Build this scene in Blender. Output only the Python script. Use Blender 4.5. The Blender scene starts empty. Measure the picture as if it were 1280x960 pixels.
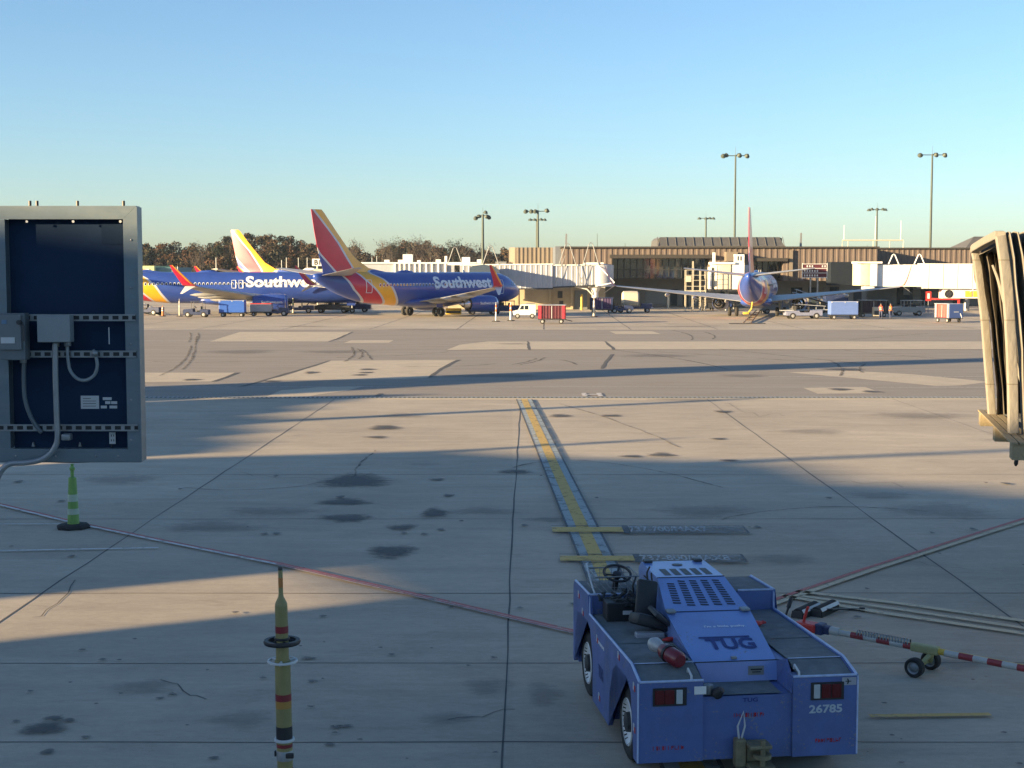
import bpy, bmesh, math, random
import numpy as np
from mathutils import Vector, Matrix
C = bpy.context
S = C.scene
random.seed(7)
RAD = math.radians
# ------------------------------------------------------------------ camera, light, exposure
F = 1800.0; H0 = 338.5; CAMZ = 5.5
PITCH = math.atan((480 - H0) / F)
cd = bpy.data.cameras.new('camera'); cam = bpy.data.objects.new('camera', cd)
S.collection.objects.link(cam); S.camera = cam
cd.sensor_width = 36; cd.lens = 36 * F / 1280; cd.clip_start = .1; cd.clip_end = 12000
cam.location = (0, 0, CAMZ); cam.rotation_euler = (math.pi / 2 - PITCH, 0, 0)
SUN_AZ = RAD(26)      # the sun stands to the left and slightly behind the camera
SUN_EL = RAD(9)
world = bpy.data.worlds.new('World'); S.world = world; world.use_nodes = True
wn = world.node_tree.nodes; wl = world.node_tree.links
sky = wn.new('ShaderNodeTexSky'); sky.sky_type = 'NISHITA'; sky.sun_disc = False
sky.sun_elevation = SUN_EL
tosun = Vector((-math.cos(SUN_AZ) * math.cos(SUN_EL), -math.sin(SUN_AZ) * math.cos(SUN_EL), math.sin(SUN_EL)))
sky.sun_rotation = math.atan2(tosun.x, tosun.y)
sky.altitude = 30; sky.air_density = 0.86; sky.dust_density = 0.62; sky.ozone_density = 3.0
wl.new(sky.outputs[0], wn['Background'].inputs[0]); wn['Background'].inputs[1].default_value = 0.066
sd = bpy.data.lights.new('sun', 'SUN'); sd.energy = 5.0; sd.angle = RAD(0.5); sd.color = (1.0, 0.73, 0.40)
sun = bpy.data.objects.new('sun', sd); S.collection.objects.link(sun)
sun.rotation_euler = (-tosun).to_track_quat('-Z', 'Y').to_euler()
S.view_settings.view_transform = 'Standard'; S.view_settings.look = 'None'; S.view_settings.gamma = 1
S.view_settings.exposure = 2.0
S.render.engine = 'CYCLES'
COL = S.collection

# ------------------------------------------------------------------ picture -> ground helpers
def ray(x, y):
    u = (x - 640) / F; w = (480 - y) / F
    return Vector((u, math.cos(PITCH) + w * math.sin(PITCH), -math.sin(PITCH) + w * math.cos(PITCH)))
def G(x, y, z=0.0):
    d = ray(x, y); t = (z - CAMZ) / d.z
    return Vector((d.x * t, d.y * t, z))
def AT(x, y, Y):
    d = ray(x, y); t = Y / d.y
    return Vector((d.x * t, Y, CAMZ + d.z * t))
def srgb(r, g, b):
    f = lambda c: (c / 255 / 12.92) if c / 255 <= .04045 else ((c / 255 + .055) / 1.055) ** 2.4
    return (f(r), f(g), f(b))

# ------------------------------------------------------------------ materials
def mat(name, col, rough=.6, metal=0., var=.12, scale=3., bump=0., spec=.5, coat=0., dirt=0., dirtcol=(.05, .045, .04), emit=None, aniso=None, chips=0.):
    m = bpy.data.materials.new(name); m.use_nodes = True
    n = m.node_tree.nodes; l = m.node_tree.links; b = n['Principled BSDF']
    b.inputs['Roughness'].default_value = rough; b.inputs['Metallic'].default_value = metal
    b.inputs['Specular IOR Level'].default_value = spec; b.inputs['Coat Weight'].default_value = coat
    tc = n.new('ShaderNodeTexCoord'); mp = n.new('ShaderNodeMapping'); l.new(tc.outputs['Object'], mp.inputs[0])
    if aniso: mp.inputs['Scale'].default_value = aniso
    nz = n.new('ShaderNodeTexNoise'); nz.inputs['Scale'].default_value = scale; nz.inputs['Detail'].default_value = 6
    nz.inputs['Roughness'].default_value = .65
    l.new(mp.outputs[0], nz.inputs['Vector'])
    mr = n.new('ShaderNodeMapRange'); mr.inputs[1].default_value = .25; mr.inputs[2].default_value = .75
    mr.inputs[3].default_value = 1 - var; mr.inputs[4].default_value = 1 + var
    l.new(nz.outputs[0], mr.inputs[0])
    mx = n.new('ShaderNodeVectorMath'); mx.operation = 'SCALE'; mx.inputs[0].default_value = col
    l.new(mr.outputs[0], mx.inputs['Scale'])
    out = mx.outputs[0]
    if dirt > 0:
        n2 = n.new('ShaderNodeTexNoise'); n2.inputs['Scale'].default_value = scale * .6; n2.inputs['Detail'].default_value = 8
        n2.inputs['Roughness'].default_value = .75; l.new(mp.outputs[0], n2.inputs['Vector'])
        r2 = n.new('ShaderNodeMapRange'); r2.inputs[1].default_value = .48; r2.inputs[2].default_value = .72
        r2.inputs[3].default_value = 0; r2.inputs[4].default_value = dirt; l.new(n2.outputs[0], r2.inputs[0])
        mi = n.new('ShaderNodeMix'); mi.data_type = 'RGBA'; l.new(r2.outputs[0], mi.inputs[0]); l.new(out, mi.inputs[6])
        mi.inputs[7].default_value = (*dirtcol, 1); out = mi.outputs[2]
        ra = n.new('ShaderNodeMath'); ra.operation = 'MULTIPLY_ADD'; l.new(r2.outputs[0], ra.inputs[0])
        ra.inputs[1].default_value = .4; ra.inputs[2].default_value = rough; l.new(ra.outputs[0], b.inputs['Roughness'])
    if chips > 0:
        n3 = n.new('ShaderNodeTexNoise'); n3.inputs['Scale'].default_value = 26; n3.inputs['Detail'].default_value = 5; n3.inputs['Roughness'].default_value = .7; l.new(mp.outputs[0], n3.inputs['Vector'])
        n4 = n.new('ShaderNodeTexNoise'); n4.inputs['Scale'].default_value = 2.6; n4.inputs['Detail'].default_value = 3; l.new(mp.outputs[0], n4.inputs['Vector'])
        ad = n.new('ShaderNodeMath'); ad.operation = 'MULTIPLY_ADD'; l.new(n4.outputs[0], ad.inputs[0]); ad.inputs[1].default_value = .6; l.new(n3.outputs[0], ad.inputs[2])
        r3 = n.new('ShaderNodeMapRange'); r3.inputs[1].default_value = 1.0 - .08*chips; r3.inputs[2].default_value = 1.03 - .08*chips; r3.inputs[3].default_value = 0; r3.inputs[4].default_value = .75; l.new(ad.outputs[0], r3.inputs[0])
        m3 = n.new('ShaderNodeMix'); m3.data_type = 'RGBA'; l.new(r3.outputs[0], m3.inputs[0]); l.new(out, m3.inputs[6]); m3.inputs[7].default_value = (.20, .20, .21, 1); out = m3.outputs[2]
    l.new(out, b.inputs['Base Color'])
    if bump > 0:
        bp = n.new('ShaderNodeBump'); bp.inputs['Strength'].default_value = bump; bp.inputs['Distance'].default_value = .02
        l.new(nz.outputs[0], bp.inputs['Height']); l.new(bp.outputs[0], b.inputs['Normal'])
    if emit:
        b.inputs['Emission Color'].default_value = (*emit[0], 1); b.inputs['Emission Strength'].default_value = emit[1]
    return m

# ------------------------------------------------------------------ mesh builder
class MB:
    def __init__(s): s.v = []; s.f = []; s.m = []; s.cur = 0; s.T = Matrix.Identity(4)
    def tf(s, M=None): s.T = M if M is not None else Matrix.Identity(4); return s
    def mi(s, i): s.cur = i; return s
    def add(s, vs, fs):
        o = len(s.v); s.v += [tuple(s.T @ Vector(p)) for p in vs]
        s.f += [tuple(o + i for i in f) for f in fs]; s.m += [s.cur] * len(fs); return s
    def box(s, x0, x1, y0, y1, z0, z1):
        if x0 > x1: x0, x1 = x1, x0
        if y0 > y1: y0, y1 = y1, y0
        if z0 > z1: z0, z1 = z1, z0
        return s.add([(x0,y0,z0),(x1,y0,z0),(x1,y1,z0),(x0,y1,z0),(x0,y0,z1),(x1,y0,z1),(x1,y1,z1),(x0,y1,z1)],
                     [(3,2,1,0),(4,5,6,7),(0,1,5,4),(1,2,6,5),(2,3,7,6),(3,0,4,7)])
    def bbox(s, x0, x1, y0, y1, z0, z1, b=.02):   # bevelled box
        bm = bmesh.new(); bmesh.ops.create_cube(bm, size=1)
        for v in bm.verts:
            v.co = Vector(((x0+x1)/2 + v.co.x*(x1-x0), (y0+y1)/2 + v.co.y*(y1-y0), (z0+z1)/2 + v.co.z*(z1-z0)))
        bmesh.ops.bevel(bm, geom=bm.edges[:], offset=b, segments=2, affect='EDGES', profile=.5)
        bm.verts.index_update()
        s.add([v.co[:] for v in bm.verts], [tuple(v.index for v in f.verts) for f in bm.faces]); bm.free(); return s
    def quad(s, a, b, c, d): return s.add([a, b, c, d], [(0, 1, 2, 3)])
    def prism(s, pts, axis, a0, a1):
        # pts 2D polygon in the two other axes (order: x:(y,z) y:(x,z) z:(x,y))
        def mk(p, a):
            return {'x': (a, p[0], p[1]), 'y': (p[0], a, p[1]), 'z': (p[0], p[1], a)}[axis]
        n = len(pts)
        return s.add([mk(p, a0) for p in pts] + [mk(p, a1) for p in pts],
                     [tuple(range(n))[::-1], tuple(range(n, 2*n))] + [(i, (i+1) % n, n+(i+1) % n, n+i) for i in range(n)])
    def cyl(s, p, q, r, r2=None, n=14, caps=True):
        p = Vector(p); q = Vector(q); r2 = r if r2 is None else r2
        d = (q - p).normalized(); a = d.orthogonal().normalized(); b = d.cross(a)
        vs = [tuple(p + (a*math.cos(t) + b*math.sin(t))*r) for t in [2*math.pi*i/n for i in range(n)]]
        vs += [tuple(q + (a*math.cos(t) + b*math.sin(t))*r2) for t in [2*math.pi*i/n for i in range(n)]]
        fs = [(i, (i+1) % n, n+(i+1) % n, n+i) for i in range(n)]
        if caps: fs += [tuple(range(n))[::-1], tuple(range(n, 2*n))]
        return s.add(vs, fs)
    def tube(s, pts, r, n=8):
        pts = [Vector(p) for p in pts]
        vs = []; fs = []; up = None
        for i, p in enumerate(pts):
            d = (pts[min(i+1, len(pts)-1)] - pts[max(i-1, 0)]).normalized()
            a = d.orthogonal().normalized() if up is None else (up - d*up.dot(d)).normalized()
            up = a; b = d.cross(a); rr = r[i] if isinstance(r, (list, tuple)) else r
            vs += [tuple(p + (a*math.cos(t) + b*math.sin(t))*rr) for t in [2*math.pi*k/n for k in range(n)]]
        for i in range(len(pts)-1):
            fs += [(i*n+k, i*n+(k+1) % n, (i+1)*n+(k+1) % n, (i+1)*n+k) for k in range(n)]
        fs += [tuple(range(n))[::-1], tuple(range((len(pts)-1)*n, len(pts)*n))]
        return s.add(vs, fs)
    def lathe(s, prof, c=(0,0,0), axis=(0,0,1), n=20, closed=False):
        # prof: (radius, along) list
        c = Vector(c); d = Vector(axis).normalized(); a = d.orthogonal().normalized(); b = d.cross(a)
        vs = []; fs = []
        for r, h in prof:
            vs += [tuple(c + d*h + (a*math.cos(t) + b*math.sin(t))*r) for t in [2*math.pi*k/n for k in range(n)]]
        m = len(prof)
        for i in range(m - (0 if closed else 1)):
            j = (i+1) % m
            fs += [(i*n+k, i*n+(k+1) % n, j*n+(k+1) % n, j*n+k) for k in range(n)]
        return s.add(vs, fs)
    def loft(s, rings, close=True, caps=True):
        n = len(rings[0]); vs = [tuple(p) for r in rings for p in r]; fs = []
        for i in range(len(rings)-1):
            for k in range(n if close else n-1):
                fs.append((i*n+k, i*n+(k+1) % n, (i+1)*n+(k+1) % n, (i+1)*n+k))
        if caps and close: fs += [tuple(range(n))[::-1], tuple(range((len(rings)-1)*n, len(rings)*n))]
        return s.add(vs, fs)
    def build(s, name, mats, parent=None, smooth=False, angle=40, loc=None, rotz=0):
        me = bpy.data.meshes.new(name); me.from_pydata(s.v, [], s.f)
        if not isinstance(mats, (list, tuple)): mats = [mats]
        for m in mats: me.materials.append(m)
        me.polygons.foreach_set('material_index', s.m)
        me.validate(); me.update()
        bm = bmesh.new(); bm.from_mesh(me); bmesh.ops.recalc_face_normals(bm, faces=bm.faces[:]); bm.to_mesh(me); bm.free()
        if smooth:
            me.shade_smooth()
            try: me.set_sharp_from_angle(angle=RAD(angle))
            except Exception: pass
        o = bpy.data.objects.new(name, me); COL.objects.link(o)
        if parent: o.parent = parent
        if loc is not None: o.location = loc
        o.rotation_euler.z = rotz
        return o
def tag(o, label=None, cat=None, group=None, kind=None):
    if label: o['label'] = label
    if cat: o['category'] = cat
    if group: o['group'] = group
    if kind: o['kind'] = kind
    return o
def thing(name, label, cat, loc=(0,0,0), rotz=0, group=None):
    o = bpy.data.objects.new(name, None); COL.objects.link(o); o.empty_display_size = .3
    o.location = loc; o.rotation_euler.z = rotz
    return tag(o, label, cat, group)
def kids(o): return [c for c in bpy.data.objects if c.parent == o]
def dup(root, label=None, loc=None, rotz=None, parent=None, group=None):
    c = root.copy(); COL.objects.link(c); c.parent = parent
    for ch in kids(root): dup(ch, parent=c)
    if label: c['label'] = label
    if group: c['group'] = group
    if loc is not None: c.location = loc
    if rotz is not None: c.rotation_euler.z = rotz
    return c
def text_mesh(body, height, width=None, bold=.0, extrude=0., shear=0., res=3):
    """flat text in the xy plane, origin bottom left, given total height/width"""
    cu = bpy.data.curves.new('lettering', 'FONT'); cu.body = body; cu.size = 1; cu.offset = bold; cu.extrude = extrude
    cu.resolution_u = res; cu.shear = shear
    o = bpy.data.objects.new('lettering', cu); COL.objects.link(o)
    dg = C.evaluated_depsgraph_get(); dg.update()
    me = bpy.data.meshes.new_from_object(o.evaluated_get(dg)); bpy.data.objects.remove(o)
    xs = [v.co.x for v in me.vertices]; ys = [v.co.y for v in me.vertices]
    x0, x1, y0, y1 = min(xs), max(xs), min(ys), max(ys)
    sy = height / (y1 - y0); sx = sy if width is None else width / (x1 - x0)
    vs = [((v.co.x-x0)*sx, (v.co.y-y0)*sy, v.co.z) for v in me.vertices]; fs = [tuple(p.vertices) for p in me.polygons]
    return vs, fs, (x1-x0)*sx
def text_obj(body, height, m, parent=None, M=Matrix.Identity(4), width=None, bold=.01, name='lettering', centre=True, shear=0.):
    vs, fs, w = text_mesh(body, height, width, bold, shear=shear)
    mb = MB().tf(M)
    dx = -w/2 if centre else 0; dy = -height/2 if centre else 0
    mb.add([(x+dx, y+dy, z) for x, y, z in vs], fs)
    return mb.build(name, m, parent)
def frame(o, x, y, z=None):
    """4x4 matrix from origin and x, y axes"""
    x = Vector(x).normalized(); y = Vector(y).normalized(); z = x.cross(y).normalized()
    y = z.cross(x)
    M = Matrix.Identity(4)
    for i, a in enumerate((x, y, z)):
        for j in range(3): M[j][i] = a[j]
    for j in range(3): M[j][3] = o[j]
    return M

M = {}
M['concrete_side'] = mat('side_concrete', (.33,.31,.27), .85, var=.15, scale=.7, bump=.1)
M['white'] = mat('white_paint', (.74,.74,.71), .45, var=.06, scale=2, dirt=.25, dirtcol=(.35,.32,.27))
M['cream'] = mat('cream_paint', (.50,.46,.36), .5, var=.08, scale=2, dirt=.3, dirtcol=(.35,.3,.22))
M['silver'] = mat('silver_cladding', (.36,.38,.42), .5, .2, var=.1, scale=1.2, dirt=.2, dirtcol=(.25,.23,.2))
M['steel'] = mat('galvanised_steel', (.27,.285,.29), .5, .6, var=.2, scale=9, dirt=.3, dirtcol=(.2,.19,.17))
M['darkmetal'] = mat('dark_metal', (.05,.052,.055), .5, .4, var=.2, scale=6)
M['black'] = mat('black_plastic', (.018,.018,.02), .5, var=.2, scale=8)
M['rubber'] = mat('tyre_rubber', (.022,.021,.02), .85, var=.25, scale=14, dirt=.4, dirtcol=(.08,.075,.07))
M['glass'] = mat('dark_glass', (.012,.02,.03), .08, var=.3, scale=.5, spec=.8)
M['pole'] = mat('mast_metal', (.06,.075,.065), .6, .2, var=.15, scale=2)
M['yellow'] = mat('yellow_paint', (.62,.42,.05), .5, var=.12, scale=5, dirt=.4, dirtcol=(.2,.15,.06))
M['orange'] = mat('orange_plastic', (.75,.16,.03), .5, var=.1, scale=4)
M['red'] = mat('red_paint', (.5,.035,.03), .45, var=.12, scale=4, dirt=.3, dirtcol=(.15,.05,.04))
M['blue'] = mat('utility_blue_paint', (.035,.09,.36), .45, var=.1, scale=3, dirt=.25, dirtcol=(.06,.07,.12))
M['navy'] = mat('navy_paint', (.02,.035,.1), .5, var=.12, scale=3, dirt=.25)
M['maroon'] = mat('maroon_curtain', (.075,.010,.022), .8, var=.2, scale=4)
M['green'] = mat('lime_plastic', (.17,.32,.08), .5, var=.08, scale=6, dirt=.35, dirtcol=(.12,.2,.06))
M['refl'] = mat('white_reflective_band', (.52,.54,.54), .4, var=.06, scale=6)
M['hub'] = mat('pale_wheel_hub', (.42,.42,.41), .4, .2, var=.15, scale=8, dirt=.3)
# ------------------------------------------------------------------ ground
def ground_mat():
    m = bpy.data.materials.new('apron_concrete'); m.use_nodes = True
    n = m.node_tree.nodes; l = m.node_tree.links; b = n['Principled BSDF']
    tc = n.new('ShaderNodeTexCoord')
    def noise(scale, detail=8, rough=.65, sc=(1,1,1), dist=0.):
        mp = n.new('ShaderNodeMapping'); mp.inputs['Scale'].default_value = sc; l.new(tc.outputs['Object'], mp.inputs[0])
        z = n.new('ShaderNodeTexNoise'); z.inputs['Scale'].default_value = scale; z.inputs['Detail'].default_value = detail
        z.inputs['Roughness'].default_value = rough; z.inputs['Distortion'].default_value = dist; l.new(mp.outputs[0], z.inputs['Vector']); return z.outputs[0]
    def rng(x, a, c, lo, hi):
        r = n.new('ShaderNodeMapRange'); r.inputs[1].default_value = a; r.inputs[2].default_value = c
        r.inputs[3].default_value = lo; r.inputs[4].default_value = hi; l.new(x, r.inputs[0]); return r.outputs[0]
    def mul(a, c):
        r = n.new('ShaderNodeMath'); r.operation = 'MULTIPLY'
        for i, q in enumerate((a, c)):
            if isinstance(q, float): r.inputs[i].default_value = q
            else: l.new(q, r.inputs[i])
        return r.outputs[0]
    big = rng(noise(.11, 5, .55, (1, .6, 1)), .3, .7, .86, 1.13)
    mid = rng(noise(.7, 8, .75, (.6, 1.2, 1), .6), .3, .7, .87, 1.12)
    fine = rng(noise(7, 9, .85, (.7,1.4,1), .4), .25, .75, .82, 1.16)
    grit = rng(noise(55, 4, .9), .3, .7, .84, 1.16)
    stain = rng(noise(.35, 9, .8, (.5, 1.6, 1), 1.0), .60, .76, 1.0, .62)
    # each slab poured a little differently
    mp = n.new('ShaderNodeMapping'); mp.inputs['Location'].default_value = (-.02, 2.4, 0); l.new(tc.outputs['Object'], mp.inputs[0])
    sn = n.new('ShaderNodeVectorMath'); sn.operation = 'SNAP'; l.new(mp.outputs[0], sn.inputs[0]); sn.inputs[1].default_value = (8.0, 7.4, 1000)
    wh = n.new('ShaderNodeTexWhiteNoise'); l.new(sn.outputs[0], wh.inputs['Vector'])
    slab = rng(wh.outputs[0], 0, 1, .93, 1.07)
    streak = rng(noise(1.1, 7, .75, (.16, 1.5, 1), .3), .3, .7, .90, 1.08)
    v = mul(mul(mul(big, mid), mul(fine, grit)), mul(mul(stain, slab), streak))
    mx = n.new('ShaderNodeVectorMath'); mx.operation = 'SCALE'; mx.inputs[0].default_value = (.43, .375, .295); l.new(v, mx.inputs['Scale'])
    l.new(mx.outputs[0], b.inputs['Base Color']); b.inputs['Roughness'].default_value = .88; b.inputs['Specular IOR Level'].default_value = .3
    bp = n.new('ShaderNodeBump'); bp.inputs['Strength'].default_value = .12; bp.inputs['Distance'].default_value = .01
    l.new(noise(40, 5, .8), bp.inputs['Height']); l.new(bp.outputs[0], b.inputs['Normal'])
    return m
GM = ground_mat()
R = 1200
mb = MB(); 
xs = [-R, -300, -60, 60, 300, R]; ys = [-R, -60, 0, 120, 420, R]
for i in range(5):
    for j in range(5): mb.quad((xs[i], ys[j], 0), (xs[i+1], ys[j], 0), (xs[i+1], ys[j+1], 0), (xs[i], ys[j+1], 0))
tag(mb.build('ground', GM), kind='structure')

asph = mat('worn_asphalt', (.25,.222,.19), .9, var=.13, scale=.35, bump=.12, dirt=.4, dirtcol=(.13,.12,.11), aniso=(.5, 2.2, 1))
patchm = mat('concrete_patch', (.46,.395,.30), .88, var=.12, scale=.8, bump=.1, dirt=.25, dirtcol=(.19,.17,.14))
def sheet(name, polys, m, z, kind='structure', label=None):
    mb = MB()
    for p in polys:
        a = 0
        for i in range(len(p)):
            a += p[i][0]*p[(i+1) % len(p)][1] - p[(i+1) % len(p)][0]*p[i][1]
        p = p if a > 0 else p[::-1]
        mb.add([(q[0], q[1], z) for q in p], [tuple(range(len(p)))])
    return tag(mb.build(name, m), kind=kind)
def P(*pts): return [G(x, y)[:2] for x, y in pts]
sheet('asphalt_lane', [[(-260, 62.9), (300, 62.9), (300, 135), (-260, 135)]], asph, .004)
sheet('concrete_patch', [P((330,475.5),(360,469),(412,451),(573,450),(552,460),(537,472),(500,474)),
                         P((150,466),(296,466),(268,477),(150,478)),
                         P((300,415),(441,415),(412,427),(262,427)),
                         P((439,425.5),(492,425.3),(486,428.5),(430,428.7)),
                         P((762,414.2),(815,414.2),(826,417.5),(770,417.6)),
                         P((558,437.6),(575,431),(610,427),(1300,427),(1300,436.6),(620,437)),
                         P((330,497),(352,488),(400,484),(455,483),(432,489),(400,493),(380,497)),
                         P((1004,485),(1081,484),(1104,491.7),(1022,492.2)),
                         P((985,465.5),(1060,463.5),(1140,468),(1238,477.5),(1200,482),(1170,482.5),(1080,474))], patchm, .008)
# thin sealed joints, each a narrow irregular sheet
jm = mat('joint_sealant', (.085,.08,.072), .8, var=.3, scale=2)
def ribbon(mb, pts, w, z, jitter=0., sub=1.5):
    pts = [Vector((p[0], p[1])) for p in pts]; out = []
    for a, b in zip(pts[:-1], pts[1:]):
        k = max(1, int((b-a).length / sub))
        out += [a.lerp(b, i/k) for i in range(k)]
    out.append(pts[-1]); L = []; Rr = []
    for i, p in enumerate(out):
        d = (out[min(i+1, len(out)-1)] - out[max(i-1, 0)]).normalized(); nn = Vector((-d.y, d.x))
        j = random.uniform(-jitter, jitter); ww = w*.5*(1 + random.uniform(-.35, .35)*(jitter > 0))
        L.append(p + nn*(ww + j)); Rr.append(p - nn*(ww - j))
    vs = [(p.x, p.y, z) for p in L] + [(p.x, p.y, z) for p in Rr]; n = len(L)
    mb.add(vs, [(i, n+i, n+i+1, i+1) for i in range(n-1)])
mb = MB()
def jline(pts, w=.04, j=.018): ribbon(mb, pts, w, .004, j)
for k in range(-5, 6):
    x0 = .02 + 8.0*k
    jline([(x0 + .012*(15.9-31.6), 8), (x0, 31.6), (x0 + .012*30, 62.2)], .028 if k in (-1,0,1) else .02)
for Y in (9.0, 13.0, 16.4, 19.8, 24.2, 31.6, 38.6, 46.0, 54.0):
    jline([(-60, Y), (60, Y + .15)], .028 if Y in (31.6, 38.6, 24.2) else .02)
for Y in (142, 149.5, 157, 165, 172.5, 180, 188): jline([(-220, Y), (240, Y)], .1, .03)
for k in range(-16, 18): jline([(k*8.2 + 3, 135.5), (k*8.2 + 4.5, 205)], .1, .03)
tag(mb.build('pavement_joint', jm), kind='structure')
mb = MB()
for pts in ([(537,472),(552,461),(573,450)], [(268,477),(282,472),(296,466)], [(412,427),(425,422),(441,415)], [(660,427),(661,437)], [(757,427),(768,437)],
            [(765,443),(758,452),(752,461)], [(1300,437),(620,437.4),(558,438)], [(412,451),(380,461),(330,475.5),(300,484)],[(470,497),(478,492)]):
    ribbon(mb, P(*pts), .22, .012, .05, 2)
random.seed(77)
for (x, y, n_, dx, dy) in ((40,772,9,9,-6),(300,590,8,16,3),(905,505,10,8,5),(440,540,7,-14,2),(1010,600,8,15,4),(560,900,7,14,-4),(200,850,8,10,6),(1120,700,7,16,3)):
    q = []
    for k in range(n_): q.append((x, y)); x += dx*random.uniform(.4,1.5); y += dy*random.uniform(-.4,1.6)
    ribbon(mb, P(*q), .016, .0065, .006, .3)
tag(mb.build('asphalt_crack', jm), kind='structure')
# curved tyre marks
def soft(name, col, a):
    m = bpy.data.materials.new(name); m.use_nodes = True; n = m.node_tree.nodes; l = m.node_tree.links; b = n['Principled BSDF']
    b.inputs['Base Color'].default_value = (*col, 1); b.inputs['Roughness'].default_value = .8
    tc = n.new('ShaderNodeTexCoord'); z = n.new('ShaderNodeTexNoise'); z.inputs['Scale'].default_value = 1.3; z.inputs['Detail'].default_value = 8; z.inputs['Roughness'].default_value = .75
    l.new(tc.outputs['Object'], z.inputs['Vector']); r = n.new('ShaderNodeMapRange'); r.inputs[1].default_value = .35; r.inputs[2].default_value = .65; r.inputs[3].default_value = 0; r.inputs[4].default_value = a
    l.new(z.outputs[0], r.inputs[0]); t = n.new('ShaderNodeBsdfTransparent'); mx = n.new('ShaderNodeMixShader')
    l.new(r.outputs[0], mx.inputs[0]); l.new(t.outputs[0], mx.inputs[1]); l.new(b.outputs[0], mx.inputs[2]); l.new(mx.outputs[0], n['Material Output'].inputs[0]); return m
tm = soft('tyre_mark_rubber', (.06,.055,.05), .75)
mb = MB()
def arc(a, c, b, w=.16):
    a, c, b = [Vector(G(*p)[:2]) for p in (a, c, b)]
    pts = [a*(1-t)**2 + c*2*t*(1-t) + b*t*t for t in [i/14 for i in range(15)]]
    ribbon(mb, pts, w, .016, .05, 50)
for a in [((200,470),(240,452),(238,432)), ((228,462),(246,450),(246,420)), ((236,428),(240,421),(238,416)), ((246,428),(250,421),(248,416)),
          ((430,452),(447,446),(440,434)), ((447,449),(460,444),(447,436)), ((465,450),(462,443),(452,437)), ((640,456),(665,452),(670,448)), ((650,456),(675,452),(680,447)),
          ((700,450),(715,452),(720,456)), ((760,437),(850,446),(910,462)), ((900,436),(1000,447),(1080,455)), ((1040,452),(1060,461),(1050,470)), ((1055,438),(1130,446),(1235,452)),
          ((1082,455),(1066,462),(1080,466)), ((820,440),(900,444),(1000,452)), ((880,415),(900,420),(890,424)), ((840,413),(870,418),(865,425)),((1060,425),(1120,420),(1160,417)),
          ((560,440),(500,446),(420,447)),((300,452),(250,455),(190,452)),((620,455),(560,460),(500,458))]: arc(*a)
for a in [((470,563),(443,585),(440,600)), ((700,505),(790,530),(850,560)), ((640,585),(720,560),(905,610)),((230,610),(330,620),(420,600)),((900,650),(1010,625),(1160,640))]: 
    arc(*a, w=.07)
tag(mb.build('tyre_mark', tm), kind='structure')

# soft-edged stains
def stain_mat(name, col, strength):
    m = bpy.data.materials.new(name); m.use_nodes = True; n = m.node_tree.nodes; l = m.node_tree.links
    b = n['Principled BSDF']; b.inputs['Base Color'].default_value = (*col, 1); b.inputs['Roughness'].default_value = .6
    at = n.new('ShaderNodeAttribute'); at.attribute_name = 'fall'
    tc = n.new('ShaderNodeTexCoord'); z = n.new('ShaderNodeTexNoise'); z.inputs['Scale'].default_value = 1.6; z.inputs['Detail'].default_value = 10; mp = n.new('ShaderNodeMapping'); mp.inputs['Scale'].default_value = (1.2, 2.6, 1)
    z.inputs['Roughness'].default_value = .78; l.new(tc.outputs['Object'], mp.inputs[0]); l.new(mp.outputs[0], z.inputs['Vector'])
    a = n.new('ShaderNodeMath'); a.operation = 'MULTIPLY_ADD'; l.new(z.outputs[0], a.inputs[0]); a.inputs[1].default_value = 2.2; l.new(at.outputs['Fac'], a.inputs[2])
    r = n.new('ShaderNodeMapRange'); r.inputs[1].default_value = 1.30; r.inputs[2].default_value = 1.85; r.inputs[3].default_value = 0; r.inputs[4].default_value = strength
    l.new(a.outputs[0], r.inputs[0])
    t = n.new('ShaderNodeBsdfTransparent'); mx = n.new('ShaderNodeMixShader'); l.new(r.outputs[0], mx.inputs[0]); l.new(t.outputs[0], mx.inputs[1]); l.new(b.outputs[0], mx.inputs[2])
    l.new(mx.outputs[0], n['Material Output'].inputs[0]); return m
stm = stain_mat('oil_stain', (.06, .055, .05), .75)
def stains(name, lst, m, z):
    vs = []; fs = []; fa = []
    for (x, y, w, h) in lst:
        a = G(x-w/2, y); b = G(x+w/2, y); t = G(x, y-h/2); u = G(x, y+h/2)
        rx = (b-a).length/2; ry = abs(t.y-u.y)/2; c = (a+b)/2; c.y = (t.y+u.y)/2; o = len(vs)
        vs.append((c.x, c.y, z)); fa.append(1.0)
        for rr, ff in ((.5, .75), (1.0, .35), (1.5, -.1)):
            for k in range(20):
                q = 2*math.pi*k/20; e = rr*(1 + .12*math.sin(3*q + x))
                vs.append((c.x + rx*e*math.cos(q), c.y + ry*e*math.sin(q), z)); fa.append(ff)
        for k in range(20): fs.append((o, o+1+k, o+1+(k+1) % 20))
        for j in range(2):
            for k in range(20): fs.append((o+1+j*20+k, o+21+j*20+k, o+21+j*20+(k+1) % 20, o+1+j*20+(k+1) % 20))
    me = bpy.data.meshes.new(name); me.from_pydata(vs, [], fs); at = me.attributes.new('fall', 'FLOAT', 'POINT'); at.data.foreach_set('value', fa)
    me.materials.append(m); ob = bpy.data.objects.new(name, me); COL.objects.link(ob); tag(ob, kind='structure'); return ob
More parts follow.
